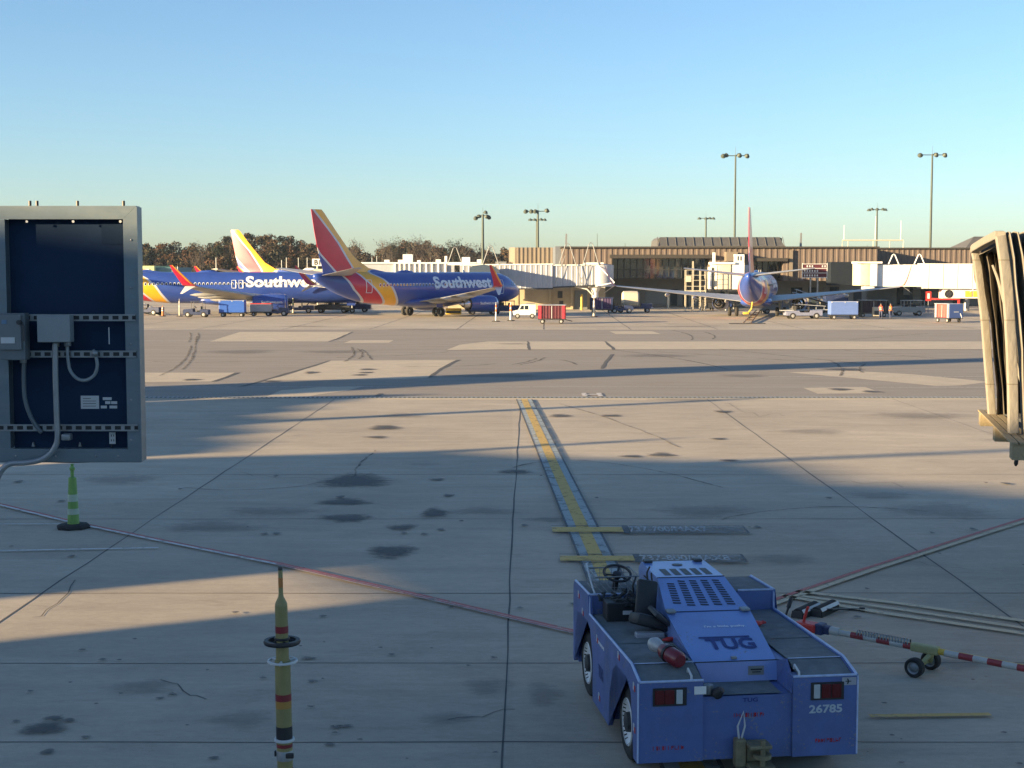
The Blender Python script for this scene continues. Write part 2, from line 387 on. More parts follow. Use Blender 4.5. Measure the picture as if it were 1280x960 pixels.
L = [(443,602,84,17),(430,628,64,8),(433,648,62,10),(543,642,32,12),(502,660,34,8),(490,690,56,17),(546,600,20,3),(560,620,14,4),(53,912,58,15),(67,899,24,6),(85,902,16,5),(20,903,9,3),(60,941,14,6),
     (216,869,12,4),(200,874,10,3),(268,949,12,4),(385,824,18,4),(390,853,12,4),(420,910,14,5),(432,909,18,4),(412,932,14,4),(107,923,10,4),(645,590,40,5),(827,569,34,5),(790,571,28,3),(898,549,22,2.5),(911,576,20,2.5),
     (480,535,40,6),(700,520,26,4),(765,520,24,3),(905,515,22,3),(1090,490,24,3),(470,547,28,3),(390,466,18,3),(460,462,22,2.2),(458,466,20,2),(450,469,20,2),(240,475,24,2.5),(340,477,20,2),(1055,462,50,3),(1050,487,30,3),(690,650,60,8),(340,640,120,10),
     (880,640,120,16),(1180,640,130,20),(1100,620,90,10),(980,700,80,12),(150,600,90,12),(260,660,120,14),(1200,830,120,16),(610,860,60,20),(680,870,40,30),(560,900,70,16),(300,900,80,20),(180,860,90,18),(500,520,60,6),(600,640,90,9),
     (930,470,60,4),(860,500,90,4),(1150,520,120,8),(1010,540,90,6),(640,430,40,2),(420,440,90,4),(620,470,120,5),(820,445,90,4),(300,440,90,5),(540,412,120,2),(380,408,60,1.5),(860,408,80,1.5)]
stains('oil_stain', L[:41], stm, .020)
stains('damp_stain', L[41:], stain_mat('faint_stain', (.12,.11,.10), .26), .024)
random.seed(11)
dr = []
for k in range(80):
    y = random.uniform(590, 958); x = random.uniform(0, 1280); s = random.uniform(3, 11)
    dr.append((x, y, s, s*.28))
stains('oil_drip', dr, stm, .028)

# painted markings (worn)
def paint(name, col, wear=.5, scale=5):
    m = bpy.data.materials.new(name); m.use_nodes = True; n = m.node_tree.nodes; l = m.node_tree.links; b = n['Principled BSDF']
    b.inputs['Roughness'].default_value = .75
    tc = n.new('ShaderNodeTexCoord'); z = n.new('ShaderNodeTexNoise'); z.inputs['Scale'].default_value = scale; z.inputs['Detail'].default_value = 9; z.inputs['Roughness'].default_value = .8
    l.new(tc.outputs['Object'], z.inputs['Vector'])
    r = n.new('ShaderNodeMapRange'); r.inputs[1].default_value = .62 - wear*.3; r.inputs[2].default_value = .72 - wear*.2; r.inputs[3].default_value = .05; r.inputs[4].default_value = .85
    l.new(z.outputs[0], r.inputs[0])
    t = n.new('ShaderNodeBsdfTransparent'); mx = n.new('ShaderNodeMixShader'); b.inputs['Base Color'].default_value = (*col, 1)
    l.new(r.outputs[0], mx.inputs[0]); l.new(b.outputs[0], mx.inputs[1]); l.new(t.outputs[0], mx.inputs[2]); l.new(mx.outputs[0], n['Material Output'].inputs[0])
    return m
PW = paint('worn_white_paint', (.60,.58,.55), .45); PR = paint('worn_red_paint', (.46,.13,.11), .4); PY = paint('worn_yellow_paint', (.56,.38,.11), .32, 4)
PL = paint('worn_legend_paint', (.42,.44,.44), .5, 9); PC = paint('worn_cream_paint', (.54,.46,.31), .3, 2.5); PG = paint('pale_fill_paint', (.31,.36,.365), .35, 1.6); PB = paint('worn_black_paint', (.085,.095,.105), .45)
def marking(name, m, lst, z):
    mb = MB()
    for pts, w in lst: ribbon(mb, pts, w, z, 0, 3)
    return tag(mb.build(name, m), kind='structure')
def off(pts, d):
    a, b = Vector(pts[0][:2]), Vector(pts[-1][:2]); dd = (b-a).normalized(); nn = Vector((-dd.y, dd.x))
    return [(Vector(p[:2]) + nn*d)[:] for p in pts]
lead = [(.52, 61.3), (1.60, 27.7), (2.0, 15.2)]
marking('lead_in_line', PG, [(lead, .64)], .032)
marking('lead_in_line', PB, [(off(lead, .33), .05), (off(lead, -.33), .05)], .036)
marking('lead_in_line', PY, [(lead, .27)], .036)
redl = [G(*p)[:2] for p in ((-160,600),(0,633),(90,655),(200,678),(345,707),(520,747),(711,792),(800,812))]
marking('safety_line', PW, [(off(redl, 0), .10)], .036)
marking('safety_line', PR, [(off(redl, .095), .09)], .036); marking('safety_line', PR, [(off(redl[4:], .0), .05)], .040)
rr = [G(*p)[:2] for p in ((960,758),(1090,713),(1165,689),(1230,668),(1300,646))]
marking('safety_line', PR, [(off(rr, .10), .10)], .036); marking('safety_line', PC, [(off(rr, -.05), .13)], .036)
t1 = [G(*p)[:2] for p in ((995,741),(1120,756),(1290,780))]; t2 = [G(*p)[:2] for p in ((1000,747),(1130,765),(1290,789))]; t3 = [G(*p)[:2] for p in ((975,746),(1100,768),(1290,796))]
marking('guide_line', PC, [(t1, .16), (t2, .13), (t3, .16)], .036)
marking('bay_line', PW, [([G(-80,657)[:2], G(92,656.5)[:2]], .05), ([G(-80,692)[:2], G(198,686.5)[:2]], .08)], .036)
marking('bay_line', PY, [([G(1087,898)[:2], G(1238,896)[:2]], .11)], .036)
marking('edge_line', PW, [(P((140,484),(700,484),(1300,484.5)), .12), (P((140,412.5),(640,409.5),(1300,408.5)), .5), (P((140,426.5),(480,426)), .3), (P((960,471),(1300,471)), .12)], .016)
# stop bars with their type legends
for y0, y1, xa, xm, xe, txt, wx0, wx1 in ((659.5,669,690,779,932,'737-700/MAX7',786,884), (695.5,705.5,700,793,930,'737-800/MAX8',800,912)):
    a = G(xa, y1); b = G(xm, y0); e = G(xe, y1); ya, yb = G(0, y1).y, G(0, y0).y; xm_ = (G(xm,y0).x + G(xm,y1).x)/2; xe_ = G(xe,(y0+y1)/2).x; xa_ = G(xa,(y0+y1)/2).x
    ym = (ya+yb)/2
    marking('stop_bar', PY, [([(xa_, ym), (xm_, ym)], (yb-ya)*.62)], .044)
    marking('stop_bar', PB, [([(xa_, yb), (xm_+.12, yb)], .05), ([(xa_, ya), (xm_+.12, ya)], .05), ([(xm_+.06, ya), (xm_+.06, yb)], .14)], .048)
    bg = paint('dark_legend_ground', (.22,.22,.21), .7)
    marking('stop_bar', bg, [([(xm_+.15, ym), (xe_, ym)], yb-ya)], .044)
    marking('stop_bar', PB, [([(xm_+.15, yb), (xe_, yb)], .035), ([(xm_+.15, ya), (xe_, ya)], .035), ([(xe_, ya), (xe_, yb)], .05)], .048)
    x0 = G(wx0, (y0+y1)/2).x; x1 = G(wx1, (y0+y1)/2).x
    o = text_obj(txt, (yb-ya)*.66, PL, None, frame((x0, ya + (yb-ya)*.17, .052), (1,0,0), (0,1,0)), width=x1-x0, bold=.02, name='stop_bar', centre=False)
    tag(o, kind='structure')
# drain channel with grate across the stand
mb = MB(); mb.box(-40, 60, 61.7, 62.9, 0, .006)
tag(mb.build('drain_channel', patchm), kind='structure')
mb = MB(); mb.box(-24, 60, 62.05, 62.55, .006, .012)
tag(mb.build('drain_channel', mat('drain_recess', (.03,.03,.03), .9)), kind='structure')
mb = MB()
for i in range(420):
    x = -24 + i*.2; mb.box(x, x+.09, 62.02, 62.58, .013, .022)
mb.box(-24, 60, 61.95, 62.04, .010, .03); mb.box(-24, 60, 62.56, 62.65, .010, .03)
tag(mb.build('drain_grate', M['steel']), kind='structure')
o = text_obj('H', 1.6, PW, None, frame((3.1, 62.9, .030), (1,0,0), (0,1,0)), width=.9, bold=.03, name='lane_marking', centre=False); tag(o, kind='structure')
# ------------------------------------------------------------------ unseen shadow casters added on the left, outlines shaped to shade the stand
pier = mat('shadow_caster_cladding', (.33,.31,.28), .8, var=.1, scale=.6)
t = thing('shadow_caster_pier', 'unseen grey wall added left of the stand, outline shaped to cast its shadow', 'building', (0,0,0), SUN_AZ)
mb = MB()
mb.box(-46, -40, -70, 14, 0, 12.45); mb.box(-46, -40, 14, 20.8, 0, 12.1); mb.box(-46, -40, 20.8, 22.3, 0, 10.9)
mb.box(-42, -40, 22.3, 25.2, 0, 6.1); mb.box(-42, -40, 22.3, 25.2, 7.95, 10.9)  # opening placed so a sunlit wedge falls on the stand
mb.prism([(25.2,0),(42.5,0),(42.5,7.7),(41.1,8.6),(40.4,9.1),(38,9.4),(37.3,9.5),(36,9.8),(34,10.2),(32.6,10.3),(29.6,10.2),(27.5,10.55),(26,10.6),(25.2,10.8)], 'x', -46, -40)
mb.build('wall', pier, t)
mb = MB(); mb.tube([(-43,35.9,9.4),(-43,34,10.9),(-43,32.4,12.4)], .2); mb.tube([(-43,40.15,9),(-43,40.0,10.75)], .22); mb.tube([(-43,51,7.5),(-43,51.1,12.6)], [.42,.28])  # unseen masts added to cast the narrow shadow bands
mb.build('shadow_mast', M['pole'], t)
mb = MB()
for q in range(-66, 20, 4): mb.box(-39.99, -39.95, q, q+3, 5.0, 7.4)
mb.build('window', M['glass'], t)
t = thing('shadow_caster_wing', 'unseen low stepped wall added to cast the jagged shadow edge', 'building', (0,0,0), SUN_AZ)
mb = MB(); mb.prism([(42.9,0),(61,0),(61,8.9),(59.8,10.1),(58.9,10.2),(58.3,9.7),(57.5,9.55),(56.4,9.2),(54.6,9.2),(53.6,8.8),(51,8.9),(50,8.55),(47.7,8.6),(47,8.3),(44.8,8.35),(42.9,8.1)], 'x', -46, -40)  # stepped outline follows the wanted shadow edge, not a known building
mb.build('wall', pier, t)
t = thing('shadow_caster_tower', 'unseen tapered shape added to cast the long shadow band', 'tower', (0,0,0), SUN_AZ)
mb = MB(); mb.prism([(61.2,0),(69.1,0),(69.1,10),(69.7,11.6),(69.9,13.4),(68.6,17),(67.6,24),(66.8,24),(65.6,17.5),(65.6,13.5),(64.9,12),(62.6,9.9),(61.2,8.6)], 'x', -42, -40)  # tapered outline added only for the shadow band it throws
mb.build('wall', pier, t)

# ------------------------------------------------------------------ terminal
TY = 216.0
clad = mat('brown_ribbed_cladding', (.125,.098,.085), .75, .0, var=.10, scale=.5, dirt=.25, dirtcol=(.2,.15,.12))
cladl = mat('beige_ribbed_cladding', (.175,.145,.112), .7, var=.08, scale=.5)
roofm = mat('flat_roof_edge', (.05,.047,.045), .9, spec=.1)
tile = mat('grey_roof_sheet', (.09,.09,.09), .6, var=.15, scale=1.5)
lower = mat('painted_block_wall', (.34,.33,.31), .85, var=.1, scale=.8, dirt=.2)
creamw = mat('cream_block_wall', (.42,.35,.23), .85, var=.08, scale=.8, dirt=.2)
def px(x, Y): return (x - 640) / F * Y / 1.0
def ribs(mb, x0, x1, y, z0, z1, pitch=.8, d=.07):
    """trapezoid-ribbed wall facing -Y"""
    n = max(1, int((x1-x0)/pitch)); w = (x1-x0)/n; pts = []
    for i in range(n):
        a = x0 + i*w; pts += [(a, y), (a+w*.55, y), (a+w*.62, y-d), (a+w*.93, y-d)]
    pts.append((x1, y))
    vs = [(p[0], p[1], z0) for p in pts] + [(p[0], p[1], z1) for p in pts]; m = len(pts)
    mb.add(vs, [(i, i+1, m+i+1, m+i) for i in range(m-1)])
t = thing('terminal_building', 'long low brown terminal with vertical ribbed cladding behind the parked aircraft', 'building')
ZR = 8.9; ZB = 4.35
xl = px(703, TY); w1a, w1b = px(765, TY), px(886, TY); w2a, w2b = px(941, TY), px(978, TY); xc = px(1095, TY)
mb = MB()
ribs(mb, xl, w1a, TY, ZB, ZR); ribs(mb, w1a, w1b, TY, 7.35, ZR); ribs(mb, w1b, w2a, TY, ZB, ZR); ribs(mb, w2a, w2b, TY, 7.2, ZR); ribs(mb, w2b, xc, TY, 4.0, ZR)
mb.box(xl, w1a, TY+.05, TY+30, ZB, ZR-.02); mb.box(w1b, w2a, TY+.05, TY+30, ZB, ZR-.02); mb.box(w2b, xc, TY+.05, TY+30, 4.0, ZR-.02)
mb.box(w1a, w1b, TY+.05, TY+30, 7.35, ZR-.02); mb.box(w2a, w2b, TY+.05, TY+30, 7.2, ZR-.02)
mb.build('upper_wall', clad, t)
mb = MB(); mb.box(xl-.2, xc+.2, TY-.45, TY+31, ZR-.02, ZR+.22); mb.box(xc+.2, 140, TY+8.6, TY+31, ZR-.02, ZR+.2); mb.box(w1a-.4, w1b+.5, TY-.9, TY-.25, 7.35, 7.9); mb.box(w2a-.3, w2b+.5, TY-.9, TY-.25, 6.9, 7.4)
mb.build('roof_edge', roofm, t)
mb = MB(); mb.box(w1a, w1b, TY+2.6, TY+2.7, ZB, 7.35); mb.box(w2a, w2b, TY+2.6, TY+2.7, ZB, 7.2)
mb.build('window', M['glass'], t)
mb = MB()
k = 15
for i in range(k+1): x = w1a + (w1b-w1a)*i/k; mb.box(x-.07, x+.07, TY+2.4, TY+2.58, ZB, 7.35)
for i in range(6): x = w2a + (w2b-w2a)*i/5; mb.box(x-.07, x+.07, TY+2.4, TY+2.58, ZB, 7.2)
mb.box(w1a, w1b, TY+2.38, TY+2.57, 5.6, 5.7)
mb.build('mullion', M['darkmetal'], t)
# right part set back, so the corner throws its shadow across it
mb = MB(); ribs(mb, xc, 140, TY+9, 3.6, ZR); mb.box(xc, 140, TY+9.05, TY+30, 3.6, ZR-.02); mb.build('recessed_wall', clad, t)
# lower storey: set back under the upper one
mb = MB()
mb.box(px(757,TY), xc+1, TY+10, TY+30, 0, 4.3); mb.box(xc+1.01, 140, TY+18, TY+30, 0, 3.58)
mb.box(xl, px(757,TY)-.02, TY+1, TY+30, 0, 3.9)
mb.build('lower_wall', lower, t)
mb = MB()
for (a, b, z) in ((838,846,2.6),(853,860,2.5),(872,878,2.5),(900,905,2.6),(988,1002,2.9),(1010,1022,2.9),(1036,1048,3.0),(1066,1076,2.6),(1120,1140,3.0),(1150,1160,2.4),(1190,1204,3.0)):
    YL = TY+10 if b < 1100 else TY+18; mb.box(px(a,YL), px(b,YL), YL-.1, YL-.03, .05, z)
mb.build('service_door', mat('dark_service_door', (.03,.045,.06), .6, var=.1), t)
mb = MB()
for (a, b, z0, z1) in ((806,832,.3,2.2),(1128,1136,1.6,2.9),(1028,1036,1.5,3.0),(880,884,.1,2.6)):
    YL = TY+10 if b < 1100 else TY+18; mb.box(px(a,YL), px(b,YL), YL-.16, YL-.11, z0, z1)
mb.build('wall_panel', M['steel'], t)
# cab block right of the aircraft tail, near-black colour standing in for shade, deep entrance blocks
mb = MB(); mb.box(px(1031,TY), px(1063,TY), TY-3.5, TY-.3, 3.4, 6.8); mb.build('stair_block', mat('shade_dark_cladding', (.018,.024,.034), .9, var=.1, spec=.05), t)
mb = MB()
for a in (985,): mb.box(px(a,TY), px(a+4,TY), TY-.5, TY-.25, 4.5, ZR-.3)
mb.box(px(904,TY), px(918,TY), TY-2.4, TY-.3, 6.9, 8.3)
mb.build('wall_panel', cladl, t)
mb = MB()
mb.prism([(px(822,224), 9.14), (px(979,224), 9.14), (px(979,224), 10.55), (px(976,224), 10.72), (px(826,224), 10.72), (px(823,224), 10.3)], 'y', 226, 236)
# sloped front sheet
x0, x1 = px(822,224), px(979,224)
mb.add([(x0,224,9.3),(x1,224,9.3),(x1-.4,226,10.74),(x0+.5,226,10.74),(x0,226,9.14),(x1,226,9.14)], [(0,1,2,3),(0,4,5,1),(0,3,4),(1,5,2)])
for i in range(15):
    x = x0 + (x1-x0)*i/14; mb.tube([(x, 223.97, 9.35), (x+.05, 225.95, 10.76)], .06, 5)
mb.box(x0-.1, x1+.1, 223.6, 224.02, 9.12, 9.35)
pa, pb = px(1200,232), px(1262,232)
mb.add([(pa,230,9.12),(pb,230,9.12),(pb,233,11.0),(pa+2.2,233,11.0),(pa,240,9.12),(pb,240,9.12)], [(0,1,2,3),(0,3,4),(4,3,2,5)])
mb.build('penthouse_roof', tile, t)
mb = MB()
for (x, h) in ((px(747,220),2.3),(px(782,220),.8),(px(1086,220),.5)): mb.cyl((x, 222, ZR), (x, 222, ZR+h), .05, .03, 6)
mb.build('roof_rod', M['pole'], t)
# left end of the terminal: beige curved bay and shaded block
t = thing('terminal_bay', 'beige rounded bay building at the left end of the brown terminal', 'building')
mb = MB(); YB = 236
a, b = px(636,YB), px(694,YB); prof = [(a, YB+3), (a+.2, YB+1.2), (a+1.0, YB+.4)]
vsx = a + 1.0
while vsx < b: prof += [(vsx, YB+.1), (vsx+.35, YB+.1), (vsx+.4, YB), (vsx+.6, YB)]; vsx += .7
prof += [(b, YB), (b, YB+14), (a, YB+14)]
mb.prism(prof, 'z', 0, 9.3); mb.build('wall', cladl, t)
mb = MB(); mb.box(px(693,226), px(705,226)+1, 222, 236, 3, 9.25); mb.box(px(696,226), px(702,226), 221.7, 222, 5.5, 8.2); mb.build('side_block', mat('blue_shade_panel', (.12,.14,.17), .7), t)  # blue-grey base colour carries the shade of the side block
mb = MB(); mb.box(a-2.2, a+.2, YB, YB+3, 5.6, 5.9); mb.box(a-2.2, a-.4, YB+.2, YB+2, 5.9, 7.0); mb.box(px(640,YB), px(648,YB), YB-.8, YB-.1, 5.2, 6.4); mb.build('balcony', M['steel'], t)
# cream ground-floor building under the corrugated bridge
t = thing('service_building', 'cream single-storey service building under the silver passenger bridge', 'building')
YS = 207
mb = MB(); mb.box(px(650,YS), px(735,YS), YS, YS+8, 0, 3.3); mb.box(px(735,YS), px(757,YS), YS+1, YS+8, 0, 3.0); mb.box(px(560,YS+4), px(648,YS+4), YS+4, YS+8, 0, 2.9)
mb.build('wall', creamw, t)
mb = MB(); mb.box(px(718,YS), px(734,YS), YS-.06, YS-.01, 0, 2.7); mb.build('roller_door', mat('grey_roller_door', (.16,.17,.17), .6, var=.1), t)
for (x0_, x1_, z0_, z1_) in ((697,703,1.6,2.6),(699,704,.05,1.2)):
    mb = MB(); mb.box(px(x0_,YS), px(x1_,YS), YS-.06, YS-.01, z0_, z1_); mb.build('window', M['darkmetal'], t)
for x in (686, 713):
    mb = MB(); mb.box(px(x,YS), px(x+3,YS), YS-.5, YS-.06, 0, 3.1); mb.build('pilaster', creamw, t)
def bollard(x, y, h=1.5, label='yellow bollard'):
    mb = MB(); mb.lathe([(0,0),(.16,0),(.16,h-.1),(.10,h),(0,h)], (x, y, 0), n=12)
    o = mb.build('bollard', M['yellow'], None, True); return tag(o, label, 'bollard')
bollard(px(727,203), 203, 2.2, 'tall yellow bollard before the grey roller door')
bollard(px(835,210), 210, 1.9, 'yellow bollard beside the terminal service doors').data.materials[0] = M['cream']
# little hangar on the far left
t = thing('hangar', 'pale yellow-green hangar at the far left below the wooded ridge', 'hangar')
mb = MB(); mb.box(px(170,380), px(194,380), 380, 400, 0, 6.8); mb.build('wall', mat('yellow_green_sheet', (.50,.55,.25), .6, var=.05), t)
mb = MB(); mb.box(px(178,380), px(188,380), 379.8, 379.95, 5.2, 6.0); mb.build('sign_panel', M['white'], t)
t = thing('hangar', 'teal flat shed right of the yellow-green hangar', 'hangar')
mb = MB(); mb.box(px(194.5,382), px(222,382), 382, 400, 0, 6.4); mb.build('wall', mat('teal_sheet', (.07,.17,.19), .6, var=.08), t)
# pale low roofs behind the aircraft on the left
t = thing('storage_shed', 'low white roofed shed behind the left aircraft', 'shed')
mb = MB(); mb.box(px(330,300), px(480,300), 300, 312, 0, 5.6); mb.build('wall', M['navy'], t)
mb = MB(); mb.prism([(px(378,298),5.62),(px(396,298),5.62),(px(391,298),6.1),(px(383,298),6.1)], 'y', 298, 306); mb.build('roof', M['white'], t)

# ------------------------------------------------------------------ passenger bridges
def corrug(mb, x0, x1, y, z0l, z0r, z1l, z1r, pitch=.55, d=.10):
    n = max(1, int(abs(x1-x0)/pitch)); pts = []
    for i in range(n):
        for (u, e) in ((0,0),(.62,0),(.7,-d),(.92,-d)): pts.append((x0+(x1-x0)*(i+u)/n, y+e))
    pts.append((x1, y)); m = len(pts); L = x1-x0
    f = lambda x, a, b: a + (b-a)*(x-x0)/L
    mb.add([(p[0], p[1], f(p[0], z0l, z0r)) for p in pts] + [(p[0], p[1], f(p[0], z1l, z1r)) for p in pts], [(i, i+1, m+i+1, m+i) for i in range(m-1)])
def skewbox(mb, x0, x1, y0, y1, z0l, z0r, z1l, z1r):
    mb.add([(x0,y0,z0l),(x1,y0,z0r),(x1,y1,z0r),(x0,y1,z0l),(x0,y0,z1l),(x1,y0,z1r),(x1,y1,z1r),(x0,y1,z1l)],
           [(3,2,1,0),(4,5,6,7),(0,1,5,4),(1,2,6,5),(2,3,7,6),(3,0,4,7)])
def hoop(mb, x, y, z, w, h, r=.06): mb.tube([(x-w/2, y, z), (x-w*.12, y, z+h*.92), (x, y, z+h), (x+w*.12, y, z+h*.92), (x+w/2, y, z)], r, 6)
# A: long silver corrugated bridge in the middle
t = thing('passenger_bridge', 'long silver corrugated passenger bridge behind the nose of the middle aircraft', 'passenger bridge')
YA = 200
xa, xm, xe = px(575,YA), px(691,YA), px(748,YA)
mb = MB(); skewbox(mb, xa, xm, YA, YA+2.6, 3.0, 3.15, 6.2, 6.35); corrug(mb, xa, xm, YA-.02, 3.0, 3.15, 6.2, 6.35, .7, .045)
mb.build('outer_tunnel', M['silver'], t)
mb = MB(); skewbox(mb, xm, xe, YA+.2, YA+2.4, 3.3, 3.6, 6.2, 6.25); corrug(mb, xm, xe, YA+.18, 3.3, 3.6, 6.2, 6.25, .7, .045)
mb.build('inner_tunnel', M['silver'], t)
mb = MB(); skewbox(mb, xa, xm, YA-.15, YA+2.7, 6.2, 6.35, 6.4, 6.5); skewbox(mb, xm, xe, YA, YA+2.5, 6.2, 6.25, 6.36, 6.4); mb.box(px(730,YA), px(754,YA), YA-.1, YA+3, 6.4, 6.65); mb.build('tunnel_roof', M['white'], t)
mb = MB(); skewbox(mb, xa, xm, YA-.1, YA+2.7, 2.8, 2.95, 3.0, 3.15); skewbox(mb, xm, xe, YA, YA+2.5, 3.1, 3.4, 3.3, 3.6); mb.build('floor_beam', M['darkmetal'], t)
mb = MB(); mb.lathe([(0,3.3),(1.6,3.3),(1.6,6.3),(0,6.5)], (xe+.6, YA+1.4, 0), n=18); mb.build('rotunda', M['silver'], t, True)
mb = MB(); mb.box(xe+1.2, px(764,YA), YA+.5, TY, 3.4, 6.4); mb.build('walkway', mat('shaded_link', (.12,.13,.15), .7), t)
mb = MB(); mb.cyl((xe-.4, YA+1.3, 0), (xe-.4, YA+1.3, 3.4), .45, n=16); mb.cyl((xe-.4, YA+1.3, 2.5), (xe-.4, YA+1.3, 3.3), .45, .9, 16); mb.tube([(xe-3.6,YA+.6,3.4),(xe-1.6,YA+.5,3.0),(xe-.8,YA+.9,2.2)], .12); mb.build('support_column', M['white'], t, True)
mb = MB(); hoop(mb, px(709,YA), YA-.2, 6.3, 2.4, 3.0); hoop(mb, px(738,YA), YA-.2, 6.3, 2.2, 3.1); hoop(mb, px(569,YA), YA-.2, 6.4, 2.0, 2.4); hoop(mb, px(613.5,YA), YA-.2, 6.4, 2.2, 2.6)
for a_, b_ in ((706, 693), (720, 727), (733, 724)): mb.tube([(px(a_,YA), YA-.25, 7.6 if a_ == 706 else 6.4), (px(b_,YA), YA-.25, 3.6)], .05, 5)
mb.build('cable_hoop', M['steel'], t)
mb = MB(); mb.tube([(px(748,YA), YA-.1, 6.2), (px(766,YA), YA-3, 3.9)], .06); mb.tube([(px(744,YA), YA-.1, 3.4), (px(766,YA), YA-3, 3.9)], .06); mb.build('brace', M['white'], t)
# B: white bridge above the middle aircraft, with posts and rooftop units
t = thing('passenger_bridge', 'white passenger bridge with upright posts seen over the middle aircraft', 'passenger bridge')
YC = 212
mb = MB(); mb.box(px(452,YC), px(568,YC), YC, YC+2.4, 3.5, 6.55); mb.build('tunnel', M['silver'], t)
mb = MB(); mb.box(px(451,YC), px(600,YC), YC-.3, YC+2.6, 6.55, 6.75)
for x in (493,499,505,511,518,524,532,539,547,556): mb.box(px(x,YC), px(x+2.2,YC), YC-.35, YC-.05, 3.5, 6.55)
mb.build('roof_frame', M['white'], t)
for (x0_, x1_, z_) in ((481,487,.35),(498,504,.35),(504,516,1.15),(522,526,.3),(545,551,.4),(556,559,.9)):
    mb = MB(); mb.box(px(x0_,YC), px(x1_,YC), YC, YC+1.4, 6.76, 6.76+z_); mb.build('rooftop_unit', M['white'], t)
mb = MB(); mb.box(px(578,YC-8), px(588,YC-8), YC-9.5, YC-8, 4.5, 7.4); mb.box(px(560,YC-8), px(578,YC-8), YC-9, YC-8, 6.3, 6.7); mb.box(px(596,YC-8), px(602,YC-8), YC-9, YC-8, 6.5, 7.1)
mb.build('stair_head', M['white'], t)
# cab hood over the nose of the middle aircraft
t = thing('bridge_cab', 'dark blue rounded cab hood on the bridge just behind the middle aircraft nose', 'bridge cab')
mb = MB(); mb.prism([(px(587,195),4.6),(px(627,195),4.6),(px(624,195),5.6),(px(618,195),6.1),(px(606,195),6.35),(px(592,195),6.2),(px(587,195),5.9)], 'y', 195, 198.5); mb.build('hood', mat('dark_blue_canvas', (.035,.06,.10), .8), t)
# C: brilliant white bridge on the right
t = thing('passenger_bridge', 'bright white passenger bridge with rounded cream end on the right', 'passenger bridge')
YW = 197
mb = MB(); skewbox(mb, px(1092,YW), px(1152,YW), YW, YW+2.4, 3.35, 3.35, 6.35, 6.35); mb.build('inner_tunnel', M['white'], t)
mb = MB(); skewbox(mb, px(1152,YW), px(1330,YW), YW-.25, YW+2.7, 3.1, 2.9, 6.5, 6.4)
for i in range(9): x = px(1158+i*18, YW); mb.box(x, x+.05, YW-.30, YW-.25, 3.15, 6.4)
mb.build('outer_tunnel', M['white'], t)
mb = MB(); mb.prism([(px(1070,YW),YW+2.6),(px(1071,YW),YW+.6),(px(1074,YW),YW-.1),(px(1082,YW),YW-.4),(px(1086,YW),YW-.35),(px(1086,YW),YW+2.6)], 'z', 3.5, 6.5); mb.build('cab_curtain', M['cream'], t, True)
mb = MB(); mb.box(px(1086,YW), px(1094,YW), YW-.45, YW+2.8, 3.45, 6.7); mb.box(px(1069,YW), px(1100,YW), YW-.6, YW+2.8, 6.5, 6.75); mb.box(px(1080,YW), px(1092,YW), YW, YW+2, 2.9, 3.45); mb.build('cab_frame', M['white'], t)
mb = MB(); hoop(mb, px(1115,YW), YW-.2, 6.4, 1.4, 1.35, .08); hoop(mb, px(1147,YW), YW-.2, 6.4, 1.4, 1.35, .08); mb.build('cable_hoop', M['white'], t)
mb = MB(); mb.box(px(1178,YW), px(1236,YW), YW+.2, YW+2, 1.75, 2.95); mb.build('air_unit', M['white'], t)
mb = MB(); mb.lathe([(.55,0),(.55,.06),(.42,.06),(.42,0)], (px(1185.5,YW), YW+.14, 2.35), (0,1,0), n=20)
mb.lathe([(0,0),(.40,0),(.40,.03),(0,.03)], (px(1185.5,YW), YW+.16, 2.35), (0,1,0), n=18)
mb.build('fan_grille', M['darkmetal'], t)
mb = MB()
for (x0_, x1_) in ((1206,1214),(1216,1226)): mb.box(px(x0_,YW), px(x1_,YW), YW+.1, YW+.18, 1.95, 2.75)
mb.build('warning_panel', M['yellow'], t)
mb = MB(); mb.box(px(1168,YW), px(1198,YW), YW-.4, YW+2.4, 1.55, 1.75); mb.box(px(1196,YW), px(1198,YW), YW-.4, YW, .6, 1.6); mb.build('bogie_beam', M['red'], t)
mb = MB(); mb.cyl((px(1210,YW), YW+1, 0), (px(1210,YW), YW+1, 3), .4); mb.build('support_column', M['steel'], t, True)
# D: cream cab at the rear-view aircraft
t = thing('passenger_bridge', 'cream passenger bridge cab with rooftop machinery left of the red aircraft tail', 'passenger bridge')
YD = 198
mb = MB(); mb.prism([(px(889,YD),YD+2),(px(889,YD),YD+.4),(px(893,YD),YD-.2),(px(899,YD),YD-.4),(px(912,YD),YD-.4),(px(915,YD),YD),(px(915,YD),YD+2)], 'z', 3.0, 6.4); mb.build('cab_curtain', M['cream'], t, True)
mb = MB(); mb.box(px(914,YD), px(929,YD), YD-.3, YD+2.6, 2.9, 6.6); mb.box(px(918,YD), px(929,YD), YD-.2, YD+1.5, 6.62, 7.75); mb.box(px(888,YD), px(917,YD), YD-.6, YD+2.6, 6.4, 6.68); mb.box(px(890,YD), px(893,YD), YD-.2, YD+.3, 6.68, 8.0); mb.box(px(886.5,YD), px(888.5,YD), YD-.3, YD+2, 3, 6.0)
mb.build('cab_frame', M['white'], t)
mb = MB()
for x in (920.5, 924): mb.box(px(x,YD), px(x+1.3,YD), YD-.24, YD-.21, 6.9, 7.5)
mb.box(px(888,YD), px(930,YD), YD-.5, YD+2.6, 2.7, 2.98)
mb.build('vent', M['darkmetal'], t)
mb = MB(); mb.box(px(929,YD), px(935,YD), YD+.4, TY, 3.3, 6.3); mb.build('tunnel', M['silver'], t)
